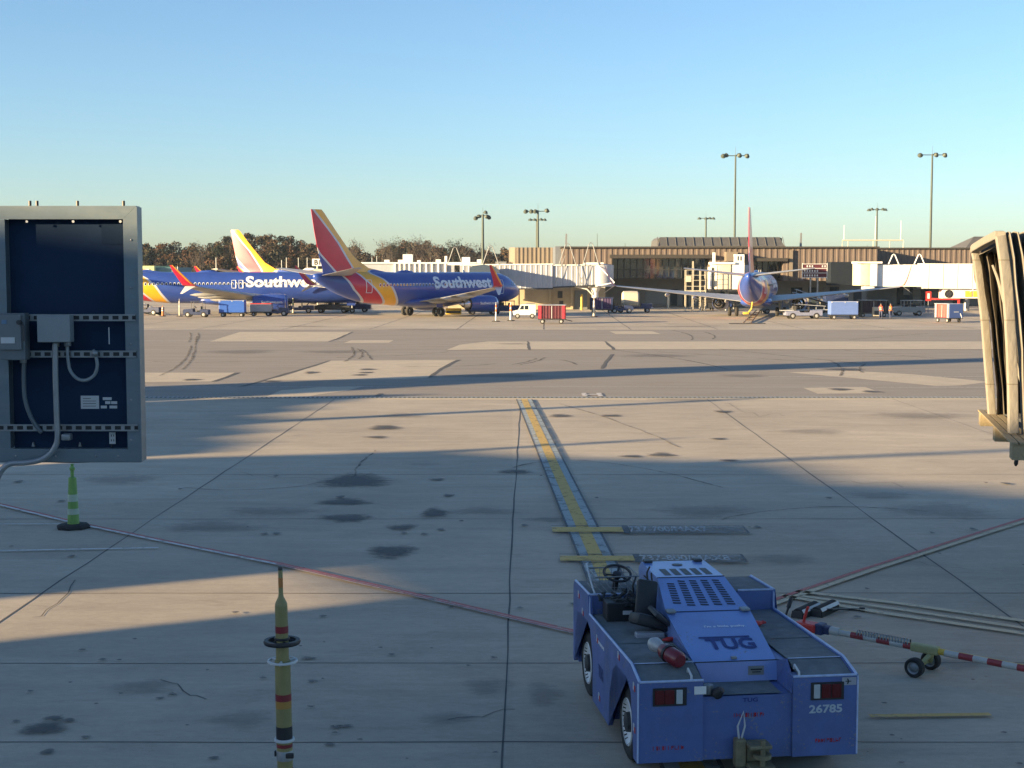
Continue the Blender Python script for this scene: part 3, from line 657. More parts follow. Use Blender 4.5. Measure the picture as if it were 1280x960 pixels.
mb = MB(); mb.cyl((px(908,YD+1), YD+1.2, 0), (px(908,YD+1), YD+1.2, 2.9), .3); mb.build('support_column', M['steel'], t)
t = thing('access_stairs', 'white scaffold access stairs left of the cream bridge cab', 'stairs', (px(868,196),196,0))
mb = MB()
for x in (-1.2, -.2, .8, 1.5):
    for y in (0, 1.2): mb.cyl((x, y, 0), (x, y, 5.6 + (x == -.2)*1.2), .04, n=6)
for z in (2.8, 3.4, 4.2, 4.9, 5.6): mb.box(-1.25, 1.55, -.02, .02, z-.025, z+.025); mb.box(-1.25, 1.55, 1.18, 1.22, z-.025, z+.025)
mb.box(-1.25, 1.55, 0, 1.2, 2.7, 2.8); mb.build('frame', M['cream'], t)
mb = MB()
for i in range(10): mb.box(-1.1+i*.25, -.85+i*.25, .1, 1.1, .28*i, .28*i+.05)
mb.build('tread', M['steel'], t)
mb = MB(); mb.box(-1.2, -.5, -.1, -.04, 4.0, 4.8); mb.build('sign_panel', M['cream'], t)

# ------------------------------------------------------------------ high masts
def mast(xp, ytop, Y, heads, label, arm=1.7, r=.2, style=0):
    b = G(xp, 400); x = px(xp, Y); top = AT(xp, ytop, Y); h = top.z
    t = thing('light_mast', label, 'light mast', (top.x, Y, 0), 0, 'light masts')
    mb = MB(); mb.cyl((0,0,0), (0,0,h), r, r*.6, 10); mb.cyl((0,0,h), (0,0,h+1.3), .03, .02, 5); mb.build('pole', M['pole'], t, True)
    mb = MB()
    if style: 
        for a in (0, 2.09, 4.19): mb.tube([(0,0,h-.1), (arm*math.cos(a), arm*math.sin(a), h-.1)], .06, 6)
    else: mb.tube([(-arm,0,h-.15), (arm,0,h-.15)], .07, 6)
    mb.build('crossarm', M['pole'], t)
    m0 = None
    for (dx, dy, dz, tilt) in heads:
        if m0 is None:
            mb = MB(); mb.lathe([(0,.34),(.2,.30),(.30,.16),(.46,-.12),(.44,-.16),(0,-.16)], (0,0,0), n=12)
            m0 = mb.build('floodlight', M['pole'], t, True); o = m0
        else:
            o = bpy.data.objects.new('floodlight', m0.data); COL.objects.link(o); o.parent = t
        o.location = (dx, dy, h-.15+dz); o.rotation_euler = (tilt, tilt*.4*(1 if dx > 0 else -1), 0)
    return t
hd = [(-1.9,0,0,.9),(-.9,.3,0,.6),(.55,-.2,0,.9),(1.6,0,.05,.9)]
mast(603.5, 268, 262, [(-1.3,0,-.5,.9),(-.7,.4,-.2,.5),(.5,0,.5,.3),(.7,-.3,-.2,.9),(1.1,0,-.35,.9)], 'light mast behind the arched hoops left of the beige bay', 1.1, .32)
mast(672.5, 263, 258, [(-2.2,0,0,.9),(-1.2,0,0,.8),(-.5,-.2,0,.9),(1.6,0,.15,.9)], 'taller of the paired light masts at the left terminal end', 2.1, .26)
mast(671, 273.5, 310, [(-1.4,0,-.1,.1),(-.5,0,-.1,.1),(.9,0,-.05,.1),(1.7,0,-.1,.1)], 'shorter light mast close behind the paired one', 1.8, .3)
mast(882.5, 272, 330, [(-1.5,0,-.1,.1),(0,0,-.1,.1),(.9,.2,-.05,.1),(1.7,0,-.1,.1)], 'short light mast above the grey penthouse roof', 1.9, .3)
mast(919.5, 193.5, 238, [(-2.0,0,0,1),(-1.5,.3,.1,.6),(.65,0,.1,1),(1.9,0,0,1)], 'tall light mast beside the red aircraft tail', 2.1, .22)
mast(1096.5, 261, 300, [(-1.7,0,-.15,.1),(-1.1,0,0,.1),(0,0,0,.1),(1.2,0,0,.1),(1.7,0,-.1,.1)], 'short light mast above the roof gantry', 1.9, .26)
mast(1165.5, 192.5, 240, [(-2.0,0,0,1),(.65,0,.05,1),(2.1,0,0,1)], 'tall light mast above the bright white bridge', 2.1, .24)
# small roof things
t = thing('roof_gantry', 'low pipe gantry with aerials on the terminal roof', 'gantry')
YG = 226; a, b = px(1051,YG), px(1127,YG)
mb = MB(); mb.tube([(a,YG,ZR),(a,YG,10.25),(b,YG,10.25),(b,YG,ZR)], .10, 6)
for x in (1058, 1089.5, 1110): mb.cyl((px(x,YG),YG,ZR), (px(x,YG),YG,10.2), .06, n=6)
mb.build('frame', M['cream'], t)
mb = MB()
for x, z in ((1053,12.6),(1092,14),(1123.5,13.3)): mb.cyl((px(x,YG),YG,10.3), (px(x,YG),YG,z), .05, .03, 5)
mb.build('aerial', M['white'], t)
for x, y, lab in ((707,292,'grey fin-shaped post above the silver bridge hoops'),(1000.5,291,'grey fin-shaped post right of the red aircraft tail')):
    p = AT(x, y, 232); mb = MB(); mb.prism([(-.55,0),(.25,0),(.25,p.z),(0,p.z)], 'y', -.1, .1)
    o = mb.build('roof_fin', M['steel'], None, loc=(p.x, 232, 0)); tag(o, lab, 'post')
t = thing('board_sign', 'red and white lattice gate sign board right of the red tail', 'sign', (px(1017,205),205,0))
mb = MB(); mb.box(-1.75, 1.75, -.06, 0, 4.5, 6.5); mb.build('panel', M['maroon'], t)
mb = MB()
for z in (4.5, 5.15, 5.8, 6.42): mb.box(-1.8, 1.8, -.12, -.07, z, z+.09)
for x in (-1.8, 1.72): mb.box(x, x+.09, -.13, -.06, 4.3, 6.6)
random.seed(4)
for z in (4.7, 5.35, 6.0):
    for i in range(9): 
        if random.random() < .7: mb.box(-1.5+i*.36, -1.32+i*.36, -.11, -.07, z, z+.28)
mb.build('slat', M['refl'], t)
mb = MB(); mb.cyl((-.5,.2,0),(-.5,.2,5), .12); mb.cyl((.5,.2,0),(.5,.2,5), .12); mb.build('post', M['steel'], t)
t = thing('gate_sign', 'white gate number sign on a boxy stand beside the middle aircraft fin', 'sign', (px(397.5,235),235,0))
mb = MB(); mb.box(-.85, .85, 0, .2, 6.3, 7.45); mb.build('panel', M['white'], t)
text_obj('B1', .85, M['black'], t, frame((0,-.02,6.88), (1,0,0), (0,0,1)), bold=.03)
mb = MB(); mb.cyl((0,.1,0),(0,.1,6.3), .14); mb.box(-.6, .8, -.1, .4, 4.7, 5.8); mb.build('stand', M['cream'], t)
# slim lamp posts and rods before the wood
for i, (x, y) in enumerate(((358,322),(373,322),(384,322),(471,320),(465,322),(352,325),(270,322),(222,333))):
    p = AT(x, y, 330); mb = MB(); mb.cyl((0,0,0), (0,0,p.z), .14, .10, 6); o = mb.build('slim_pole', M['steel'], None, loc=(p.x, 330, 0))
    tag(o, ['thin pole right of the bright fin','second thin pole right of the bright fin','third thin pole right of the bright fin','thin pole right of the large fin, nearer the bridge','thin pole right of the large fin','thin pole close by the bright fin','thin pole between hangar and bright fin','thin pole behind the teal shed'][i], 'pole', 'thin poles before the wood')

# ------------------------------------------------------------------ woodland
leafcols = [(.115,.075,.05),(.135,.07,.045),(.09,.075,.045),(.055,.062,.042),(.045,.055,.042),(.10,.085,.06),(.14,.09,.055)]
lm = []
for i, c in enumerate(leafcols): lm.append(mat('autumn_leaves', tuple(q*.62 for q in c), .95, var=.35, scale=.4, spec=.1))
bark = mat('tree_bark', (.10,.08,.065), .9, var=.2, scale=2)
def ridge(xp):
    k = [(-200,306),(150,306),(176,306),(205,302),(235,305),(262,304),(276,297),(292,292),(318,290),(345,291),(372,296),(392,296),(425,303),(470,308),(500,303),(525,302),(560,304),(590,309),(640,312),(700,313),(900,318),(1500,318)]
    for (a, u), (b, v) in zip(k[:-1], k[1:]):
        if a <= xp <= b: return u + (v-u)*(xp-a)/(b-a)
    return 312
random.seed(21); rng_ = np.random.default_rng(3)
VS = []; MI_ = []
def leafblob(cx, cy, cz, rx, rz, n, mats):
    d = rng_.normal(size=(n,3)); d /= np.linalg.norm(d, axis=1)[:,None]; rr = rng_.random((n,1))**.4
    p = np.array([cx, cy, cz]) + d*rr*np.array([rx, rx, rz])
    s = rng_.uniform(.12, .34, (n,1)); a = rng_.normal(size=(n,3)); a /= np.linalg.norm(a, axis=1)[:,None]
    b = np.cross(a, rng_.normal(size=(n,3))); b /= np.linalg.norm(b, axis=1)[:,None]
    VS.append(np.stack([p+(a+b*.3)*s, p+b*s, p+(-a+b*.2)*s, p+(-b*1.1+a*.2)*s], 1).reshape(-1,3)); MI_.append(np.array(mats)[rng_.integers(len(mats), size=n)])
for row, (Y, dz, n) in enumerate(((430, -5.0, 110), (455, -2.0, 120), (480, 0, 140))):
    for i in range(n):
        xp = -120 + 1000*(i + random.uniform(-.4, .4))/n
        z = 4.6 + (338.5 - ridge(xp))*Y/F + dz + random.uniform(-1.6, .9)
        r = random.uniform(2.2, 4.4); base = random.choice([[0,1,6],[0,5],[2,0],[3,4],[4,3,5],[1,0],[5,2],[2,5,6],[4,0],[1,6],[0,5,6]])
        x = (xp-640)/F*Y; nb = random.randint(5, 8)
        for k in range(nb):
            f = k/nb
            leafblob(x + random.uniform(-1,1)*r*.7, Y+random.uniform(-2,2), z - r*.35 - f*(z-2)*.75, r*random.uniform(.4,.85), random.uniform(1.0,2.2), 260 if k < 4 else 170, base)
me = bpy.data.meshes.new('woodland'); V_ = np.concatenate(VS); MM_ = np.concatenate(MI_); nq = len(MM_)
me.vertices.add(len(V_)); me.vertices.foreach_set('co', V_.ravel()); me.loops.add(nq*4); me.loops.foreach_set('vertex_index', np.arange(nq*4)); me.polygons.add(nq)
me.polygons.foreach_set('loop_start', np.arange(nq)*4)
for m in lm: me.materials.append(m)
me.polygons.foreach_set('material_index', MM_.astype(np.int32)); me.update(calc_edges=True); me.validate()
o = bpy.data.objects.new('woodland', me); COL.objects.link(o); tag(o, 'dense autumn wood on the low ridge behind the apron', 'woodland', kind='stuff')
# single trees that stand above the wood
def tree(xp, ytop, Y, spread, mats, label, leafy=260):
    top = AT(xp, ytop, Y); h = top.z; t = thing('tree', label, 'tree', (top.x, Y, 0), 0, 'single trees before the wood')
    mb = MB(); rnd = random.Random(int(xp*7)); tips = []
    def br(p, d, L, r, lvl):
        q = p + d*L; mb.tube([p, (p+q)/2 + Vector((rnd.uniform(-.1,.1),0,0))*L, q], [r, r*.8, r*.6], 5)
        tips.append(q)
        if lvl < 4:
            for _ in range(3 if lvl else 5):
                nd = (d + Vector((rnd.uniform(-1,1)*spread, rnd.uniform(-1,1)*spread, rnd.uniform(.0,.5)))).normalized()
                br(q if rnd.random() < .7 else (p+q)/2, nd, L*rnd.uniform(.55,.75), r*.55, lvl+1)
    br(Vector((0,0,0)), Vector((0,0,1)), h*.42, .3, 0)
    mz = max(p.z for p in tips); s = h/mz
    mb.v = [(x, y, z*s) for x, y, z in mb.v]
    mb.build('trunk', bark, t)
    V = []; Fc = []; MI = []
    for k in range(leafy*3):
        p = rnd.choice(tips); p = Vector((p.x, p.y, p.z*s)) + Vector([rnd.gauss(0,.5) for _ in range(3)]); sz = rnd.uniform(.06,.17)
        a = Vector([rnd.gauss(0,1) for _ in range(3)]).normalized(); b = a.orthogonal().normalized(); o = len(V)
        V += [tuple(p+a*sz), tuple(p+b*sz), tuple(p-a*sz), tuple(p-b*sz)]; Fc.append((o,o+1,o+2,o+3))
        MI.append(rnd.randrange(len(mats)))
    me = bpy.data.meshes.new('crown'); me.from_pydata(V, [], Fc)
    for m in mats: me.materials.append(m)
    me.polygons.foreach_set('material_index', MI); c = bpy.data.objects.new('crown', me); COL.objects.link(c); c.parent = t
bare = mat('bare_twigs', (.11,.085,.065), .9, var=.2)
tree(519, 295.5, 415, .75, [bare, lm[0]], 'pale bare tree standing highest right of the large fin', 420)
tree(492, 299, 418, .45, [lm[3], lm[2]], 'slim dark pine-like tree right of the large fin', 500)
tree(479, 301, 412, .7, [bare, lm[5]], 'bare tree between the large fin and the slim dark tree', 260)
tree(595, 303, 415, .75, [bare, lm[6]], 'pale bare tree left of the hoop masts', 420)
tree(566, 302, 415, .55, [lm[3], lm[4]], 'dark rounded tree above the white rooftop units', 700)
tree(540, 303, 412, .8, [bare, lm[0]], 'russet bare tree right of the highest bare tree', 300)
tree(252, 302, 415, .7, [bare, lm[0]], 'small bare tree on the ridge left of the bright fin', 260)
tree(443, 300, 412, .7, [bare, lm[0]], 'thin bare tree close to the right edge of the large fin', 260)
# ------------------------------------------------------------------ airliners
def livery(name, tshift, pal):
    """blue airframe with silver-edged red and gold bands; the bands follow curves of distance-from-tail against height"""
    m = bpy.data.materials.new(name); m.use_nodes = True; n = m.node_tree.nodes; l = m.node_tree.links; b = n['Principled BSDF']
    b.inputs['Roughness'].default_value = .32; b.inputs['Coat Weight'].default_value = .4; b.inputs['Coat Roughness'].default_value = .15
    tc = n.new('ShaderNodeTexCoord'); sp = n.new('ShaderNodeSeparateXYZ'); l.new(tc.outputs['Object'], sp.inputs[0])
    def math_(op, a, c=None, d=None):
        r = n.new('ShaderNodeMath'); r.operation = op
        for i, q in enumerate((a, c, d)):
            if q is None: continue
            if isinstance(q, (int, float)): r.inputs[i].default_value = q
            else: l.new(q, r.inputs[i])
        return r.outputs[0]
    t = math_('ADD', sp.outputs[0], tshift)
    zn = math_('DIVIDE', sp.outputs[2], 13.0)
    def curve(pts):
        c = n.new('ShaderNodeFloatCurve'); cm = c.mapping; cv = cm.curves[0]
        pts = sorted((z/13., (33.6-s)/16.) for s, z in pts)
        while len(cv.points) < len(pts): cv.points.new(.5, .5)
        for p, (x, y) in zip(cv.points, pts): p.location = (x, max(0, min(1, y))); p.handle_type = 'VECTOR'
        cm.update(); l.new(zn, c.inputs['Value']); return math_('MULTIPLY', c.outputs[0], 16.)
    c1 = curve([(25.6,0),(25.6,1.3),(26.56,2.04),(28.23,3.33),(29.0,4.36),(29.9,5.3),(32.14,7.42),(33.6,9.4),(33.6,13)])
    c2 = curve([(22.9,0),(22.9,1.3),(23.24,1.56),(24.96,3.06),(26.66,4.53),(27.35,5.4),(27.6,5.9),(29.64,8.73),(32.75,12.1),(33.5,13)])
    c3 = curve([(21.2,0),(21.2,1.3),(21.48,1.58),(22.3,2.6),(22.97,3.61),(24.09,4.57),(25.3,5.2),(24.9,5.6),(23.6,5.75),(20,6.2),(18,13)])
    def mix(f, a, c):
        x = n.new('ShaderNodeMix'); x.data_type = 'RGBA'; l.new(f, x.inputs[0])
        for k, q in ((6, a), (7, c)):
            if isinstance(q, tuple): x.inputs[k].default_value = (*q, 1)
            else: l.new(q, x.inputs[k])
        return x.outputs[2]
    blue, red, gold, silver = pal
    col = mix(math_('GREATER_THAN', t, c1), blue, red)
    col = mix(math_('GREATER_THAN', t, c2), col, gold)
    col = mix(math_('GREATER_THAN', t, c3), col, blue)
    for c in (c1, c2, c3):
        d = math_('ABSOLUTE', math_('SUBTRACT', t, c)); col = mix(math_('LESS_THAN', d, .16), col, silver)
    nz = n.new('ShaderNodeTexNoise'); nz.inputs['Scale'].default_value = .9; nz.inputs['Detail'].default_value = 7; l.new(tc.outputs['Object'], nz.inputs['Vector'])
    r = n.new('ShaderNodeMapRange'); r.inputs[1].default_value = .3; r.inputs[2].default_value = .7; r.inputs[3].default_value = .9; r.inputs[4].default_value = 1.08; l.new(nz.outputs[0], r.inputs[0])
    v = n.new('ShaderNodeVectorMath'); v.operation = 'SCALE'; l.new(col, v.inputs[0]); l.new(r.outputs[0], v.inputs['Scale']); l.new(v.outputs[0], b.inputs['Base Color'])
    return m
PAL = ((.030,.072,.32), (.52,.014,.05), (.85,.42,.02), (.55,.56,.60))
LIV = {0: livery('airliner_livery', 17.0, PAL), 1: livery('airliner_livery', 19.9, PAL)}
M['jblue'] = mat('airliner_blue', PAL[0], .32, var=.06, scale=1, coat=.4)
M['wing'] = mat('wing_grey', (.40,.40,.39), .4, .2, var=.1, scale=1.2, dirt=.2)
M['wred'] = mat('winglet_red', PAL[1], .35, var=.05)
M['wgold'] = mat('winglet_gold', (.75,.33,.04), .35, var=.05)
M['letter'] = mat('silver_lettering', (.72,.76,.80), .4, var=.03)
M['metalring'] = mat('intake_lip', (.6,.6,.62), .25, .8, var=.05)
M['dfan'] = mat('engine_dark', (.02,.02,.025), .5, .3)

SEC = [(0,2.75,.04,.04),(.15,2.76,.32,.3),(.45,2.8,.62,.58),(.9,2.88,.92,.88),(1.6,3.03,1.24,1.27),(2.5,3.2,1.52,1.62),(3.6,3.31,1.74,1.86),(5.2,3.34,1.87,1.99),(6.5,3.34,1.88,2.0)]
AFT = [(21.3,3.34,1.88,2.0),(22.6,3.42,1.87,1.95),(24.2,3.50,1.80,1.88),(26.0,3.57,1.62,1.80),(27.2,3.70,1.47,1.67),(28.3,3.86,1.33,1.52),(29.5,4.03,1.13,1.30),(30.64,4.26,.92,1.06),(31.6,4.48,.70,.78),(32.6,4.72,.42,.50),(33.05,4.85,.2,.27),(33.1,4.86,.05,.06)]
def sections(long):
    pf = 3.0 if long else 0.; pt = 5.9 if long else 0.
    return [s for s in SEC] + [(a+pt, b, c, d) for a, b, c, d in AFT], (19.6 if long else 16.6), pf, pt
def sec_at(S_, s):
    for a, b in zip(S_[:-1], S_[1:]):
        if a[0] <= s <= b[0]:
            t = (s-a[0])/(b[0]-a[0]); return [a[i] + (b[i]-a[i])*t for i in range(1, 4)]
    return S_[-1][1:]
def airfoil(x0, chord, y, z, th, tw=0.):
    pts = []
    for u, t in ((0,0),(.02,.25),(.1,.55),(.3,.62),(.6,.42),(1,.03)): pts.append((x0 - u*chord, y, z + t*th - u*tw))
    for u, t in ((1,-.02),(.6,-.2),(.3,-.36),(.1,-.33),(.02,-.18)): pts.append((x0 - u*chord, y, z + t*th - u*tw))
    return pts
def airliner(label, loc, heading, long=False, wing_lettering=True, side_detail=(-1,), group='parked blue airliners'):
    S_, gs, pf, pt = sections(long); liv = LIV[1 if long else 0]
    t = thing('airliner', label, 'airliner', (loc[0], loc[1], 0), math.pi/2 - heading, group)
    X = lambda s: gs - s
    N = 40; rings = []
    for (s, zc, hw, hh) in S_:
        rings.append([(X(s), hw*math.cos(2*math.pi*k/N), zc + hh*math.sin(2*math.pi*k/N)) for k in range(N)])
    mb = MB().loft(rings); fus = mb.build('fuselage', liv, t, True, 60)
    # belly fairing
    mb = MB(); fr = []
    for (s, w, h) in ((gs-6.5,.2,.1),(gs-5.5,1.3,.4),(gs-3.5,1.9,.62),(gs+1,2.0,.68),(gs+3,1.7,.5),(gs+4.6,.4,.15)):
        fr.append([(X(s), w*math.cos(a), 1.75 + h*1.1*math.sin(a)) for a in [2*math.pi*k/20 for k in range(20)]])
    mb.loft(fr).build('wing_fairing', M['jblue'], t, True, 60)
    # fin with dorsal fillet
    o = pt; zz = [(5.2, 26.2+o-1.3, 31.75+o, .30),(5.75,24.9+o,31.8+o,.24),(6.1,25.5+o,31.95+o,.26),(6.9,26.95+o,32.2+o,.26),(8,28.0+o,32.5+o,.24),(10,29.75+o,32.95+o,.2),(12.0,31.4+o,33.3+o,.15),(12.45,31.85+o,33.38+o,.12)]
    rg = []
    for z, le, te, w in zz:
        c = te - le; rg.append([(X(le), 0, z), (X(le+.12*c), w*.6, z), (X(le+.4*c), w, z), (X(te-.02), .02, z), (X(te-.02), -.02, z), (X(le+.4*c), -w, z), (X(le+.12*c), -w*.6, z)])
    mb = MB().loft(rg)
    mb.add([(X(22.0+o),0,5.3),(X(25.2+o),.14,5.3),(X(25.2+o),-.14,5.3),(X(24.9+o),.02,5.8),(X(24.9+o),-.02,5.8)], [(0,1,3),(0,4,2),(0,3,4)])
    mb.build('fin', liv, t, True, 50)
    for sd in (-1, 1):
        # tailplane
        mb = MB().loft([airfoil(X(28.0+o), 4.3, sd*.5, 4.98, .34), airfoil(X(29.3+o), 3.3, sd*2.6, 5.22, .28), airfoil(X(31.9+o), 1.3, sd*7.15, 5.78, .13)])
        mb.build('tailplane', M['wing'], t, True, 50)
        # wing
        w0 = gs - 5.2
        mb = MB().loft([airfoil(X(w0-1.0), 8.4, sd*.9, 1.95, .95, .1), airfoil(X(w0), 7.3, sd*1.9, 2.0, .9, .15), airfoil(X(w0+2.35), 4.7, sd*5.8, 2.42, .62, .08),
                        airfoil(X(w0+5.4), 2.9, sd*11.6, 3.05, .34, .0), airfoil(X(w0+8.0), 1.55, sd*16.6, 3.62, .18, 0)])
        wg = mb.build('wing', M['wing'], t, True, 50)
        # flap track fairings
        for yy, cc in ((3.6,4.7),(7.4,4.2),(10.6,3.2)):
            le = w0 + 2.35*(yy/5.8) if yy < 5.8 else w0 + 2.35 + (yy-5.8)*.527
            zf = 2.0 + (yy-1.9)*.108 - .35; te = le + cc
            mb = MB().lathe([(.02,-1.7),(.2,-1.0),(.26,0),(.2,.9),(.02,1.6)], (X(te-.3), sd*yy, zf), (1,0,0), 10)
            mb.build('flap_fairing', M['wing'], wg, True)
        # split winglet
        def wl_(pts, mats, name='winglet'):
            mb = MB()
            for i, (rt, ch, y, z, th) in enumerate(pts): pass
            rings = [[(X(le), y, z), (X(le+ch*.35), y+th, z+.01), (X(le+ch), y, z), (X(le+ch*.35), y-th, z-.01)] for le, ch, y, z, th in pts]
            mb.loft(rings); return mb
        q = sd
        mb = wl_([(w0+8.0,1.55,q*16.6,3.65,.05),(w0+8.45,1.35,q*17.1,3.85,.06),(w0+9.0,1.15,q*17.35,4.4,.05),(w0+10.1,.75,q*17.65,5.5,.035),(w0+10.8,.35,q*17.8,6.15,.02)], None)
        me = mb; a = mb.build('winglet', [M['wred'], M['wgold']], wg, True)
        for p in a.data.polygons:
            cz = sum(a.data.vertices[v].co.x for v in p.vertices)/len(p.vertices); zz_ = sum(a.data.vertices[v].co.z for v in p.vertices)/len(p.vertices)
        mb = wl_([(w0+8.12,.62,q*17.0,3.86,.066),(w0+8.5,.55,q*17.12,3.95,.07),(w0+9.0,.55,q*17.352,4.4,.060),(w0+10.1,.42,q*17.652,5.5,.045),(w0+10.8,.25,q*17.802,6.16,.028)], None)
        mb.build('winglet_edge', M['wgold'], wg, True)
        mb = wl_([(w0+8.3,1.2,q*16.9,3.7,.05),(w0+8.9,.8,q*17.4,3.35,.04),(w0+9.7,.3,q*18.0,2.85,.02)], None); mb.build('lower_winglet', M['white'], wg, True)
        # engine
        ys = sd*4.85; xe_ = X(gs - 16.6 + 9.3); ec = mb = MB(); r0 = 1.08 if long else 1.0
        mb = MB().lathe([(.78,0),(.86,-.05)] + [(r0*k, x) for k, x in ((.92,.02),(.99,-.35),(1.03,-1.1),(1.03,-2.0),(.96,-3.1),(.84,-4.0),(.80,-4.3))], (xe_, ys, 1.5), (1,0,0), 28)
        en = mb.build('engine', M['jblue'], t, True, 60)
        mb = MB().lathe([(.74,-.5),(.80,0.0),(.90,.05),(1.0*r0,-.28)], (xe_, ys, 1.5), (1,0,0), 28); mb.build('intake_lip', M['metalring'], en, True, 80)
        mb = MB().lathe([(0,-.75),(.76,-.8),(.76,-.1)], (xe_, ys, 1.5), (1,0,0), 24)
        mb.lathe([(.80,-4.3),(.66,-4.25),(.62,-3.9),(0,-3.9)], (xe_, ys, 1.5), (1,0,0), 24); mb.build('fan', M['dfan'], en, True, 50)
        mb = MB().lathe([(.62,-3.8),(.56,-4.6),(.40,-5.1)], (xe_, ys, 1.5), (1,0,0), 20).lathe([(.36,-4.4),(.3,-5.1),(.02,-5.9)], (xe_, ys, 1.5), (1,0,0), 16); mb.build('exhaust_cone', M['metalring'], en, True, 50)
        mb = MB(); mb.loft([[(xe_-.9, ys-.12, 2.3),(xe_-.9, ys+.12, 2.3),(xe_-5.2, ys+.12, 1.9),(xe_-5.2, ys-.12, 1.9)], [(xe_-1.9, ys-.1, 2.6),(xe_-1.9, ys+.1, 2.6),(xe_-5.0, ys+.1, 2.35),(xe_-5.0, ys-.1, 2.35)]]); mb.build('pylon', M['wing'], t)
        # main gear
        g = MB(); g.cyl((0, sd*2.86, .55), (0, sd*2.6, 2.2), .13, n=10); g.tube([(0, sd*2.8, 1.2), (.1, sd*1.6, 1.7)], .07); g.cyl((0, sd*2.86-.5, .55), (0, sd*2.86+.5, .55), .09); g.tube([(.02, sd*2.86, .8), (-.4, sd*2.75, 1.7)], .06)
        lg = g.build('landing_gear', M['steel'], t, True)
        mb = MB(); mb.box(-.5, .5, sd*3.1-.03, sd*3.1+.03, 1.15, 2.0); mb.build('gear_door', M['jblue'], lg)
        for dy in (-.43, .43):
            mb = MB().lathe([(.25,-.17),(.45,-.2),(.54,-.15),(.565,-.05),(.565,.05),(.54,.15),(.45,.2),(.25,.17)], (0, sd*2.86+dy, .565), (0,1,0), 24)
            wh = mb.build('wheel', M['rubber'], lg, True, 50)
    mb = MB()
    for dy in (-.2,.2): mb.lathe([(.15,-.1),(.28,-.12),(.34,-.04),(.34,.04),(.28,.12),(.15,.1)], (X(4.0), dy, .34), (0,1,0), 20)
    g = MB(); g.cyl((X(4.0),0,.34),(X(4.0),0,1.9),.09); g.tube([(X(4.0),0,1.0),(X(3.2),0,1.7)],.05); g.mi(1); g.box(X(4.2)-.5, X(4.2)+.6, -.35, -.30, 1.0, 1.6); g.box(X(4.2)-.5, X(4.2)+.6, .30, .35, 1.0, 1.6)
    lg = g.build('nose_gear', [M['steel'], M['jblue']], t, True); mb.build('wheel', M['rubber'], lg, True)
    # things on the skin
    def skin(s, z, sd, e=.02):
        zc, hw, hh = sec_at(S_, s); u = max(-1, min(1, (z-zc)/hh)); return (X(s), sd*(hw*math.sqrt(max(0, 1-u*u)) + e), z)
    for sd in side_detail:
        # cabin windows
        k0, k1 = 6.9, 25.2+pt; n = int((k1-k0)/.508); proto = None; step = (k1-k0)/n
        cnt = 0
        for i in range(n):
            s = k0 + i*step; c = skin(s, 3.82, sd, .015); w, h = .16, .21
            zc, hw, hh = sec_at(S_, s)
            if proto is None:
                mb = MB()
                def rq(w, h, e, n_=10):
                    vs = [(w*math.cos(2*math.pi*k/n_)*1.08, sd*e, h*math.sin(2*math.pi*k/n_)*1.08) for k in range(n_)]; mb.add(vs, [tuple(range(n_))])
                rq(w, h, 0.); mb.mi(1); rq(w*.62, h*.62, .012); proto = mb.build('window', [M['letter'], M['glass']], t); oo = proto
            else: oo = bpy.data.objects.new('window', proto.data); COL.objects.link(oo); oo.parent = t
            oo.location = c
            cnt += 1
            if cnt > 55: break
        # doors and exits
        def outline(s0, s1, z0, z1, name, r=.035):
            pts = []
            for (a, b) in (((s0,z0),(s1,z0)),((s1,z0),(s1,z1)),((s1,z1),(s0,z1)),((s0,z1),(s0,z0))):
                for k in range(5): pts.append(skin(a[0]+(b[0]-a[0])*k/5, a[1]+(b[1]-a[1])*k/5, sd, .02))
            pts.append(pts[0]); MB().tube(pts, r, 4).build(name, M['letter'], t)
        outline(4.5, 5.3, 2.65, 4.35, 'door'); outline(25.85+pt, 26.6+pt, 2.95, 4.45, 'door')
        if long: outline(17.9, 18.4, 3.3, 4.3, 'emergency_exit', .045); outline(18.8, 19.3, 3.3, 4.3, 'emergency_exit', .045)
        else: outline(15.6, 16.1, 3.3, 4.3, 'emergency_exit', .03)
        # title
        off_ = 1.25 if long else 0.
        vs, fs, w = text_mesh('Southwest', 1.42, 9.7, bold=.035, res=6)
        bm = bmesh.new(); bv = [bm.verts.new(v) for v in vs]
        for f in fs:
            try: bm.faces.new([bv[i] for i in f])
            except ValueError: pass
        for zc in [i*.12 for i in range(1, 12)]:
            bmesh.ops.bisect_plane(bm, geom=bm.verts[:]+bm.edges[:]+bm.faces[:], plane_co=(0, zc, 0), plane_no=(0, 1, 0))
        bm.verts.index_update(); vv = []
        for v in bm.verts:
            s = 16.3 + off_ - v.co.x if sd < 0 else 6.6 + off_ + v.co.x
            vv.append(skin(s, 3.40 + v.co.y, sd, .04))
        MB().add(vv, [tuple(v.index for v in f.verts) for f in bm.faces]).build('lettering', M['letter'], t); bm.free()
        # engine lettering
        xe_ = X(gs - 16.6 + 9.3)
        text_obj('Southwest.com', .34, M['letter'], t, frame((xe_-1.9, sd*(4.85+(1.14 if long else 1.06)), 1.6), (-sd,0,0), (0,0,1)), width=2.6, bold=.02)
        # registration
        mb = MB(); mb.box(0,0,0,0,0,0)
    # cockpit glass
    mb = MB()
    for sd in (-1, 1):
        for (s0, s1, z0, z1, e) in ((1.35,2.05,3.55,4.02,.02),(2.12,2.75,3.62,4.12,.02)):
            a = skin(s0, z0, sd, e); b_ = skin(s1, z0+.05, sd, e); c = skin(s1, z1, sd, e); d = skin(s0+.12, min(z1, 3.9), sd, e); mb.quad(a, b_, c, d)
    mb.build('cockpit_window', M['glass'], t)
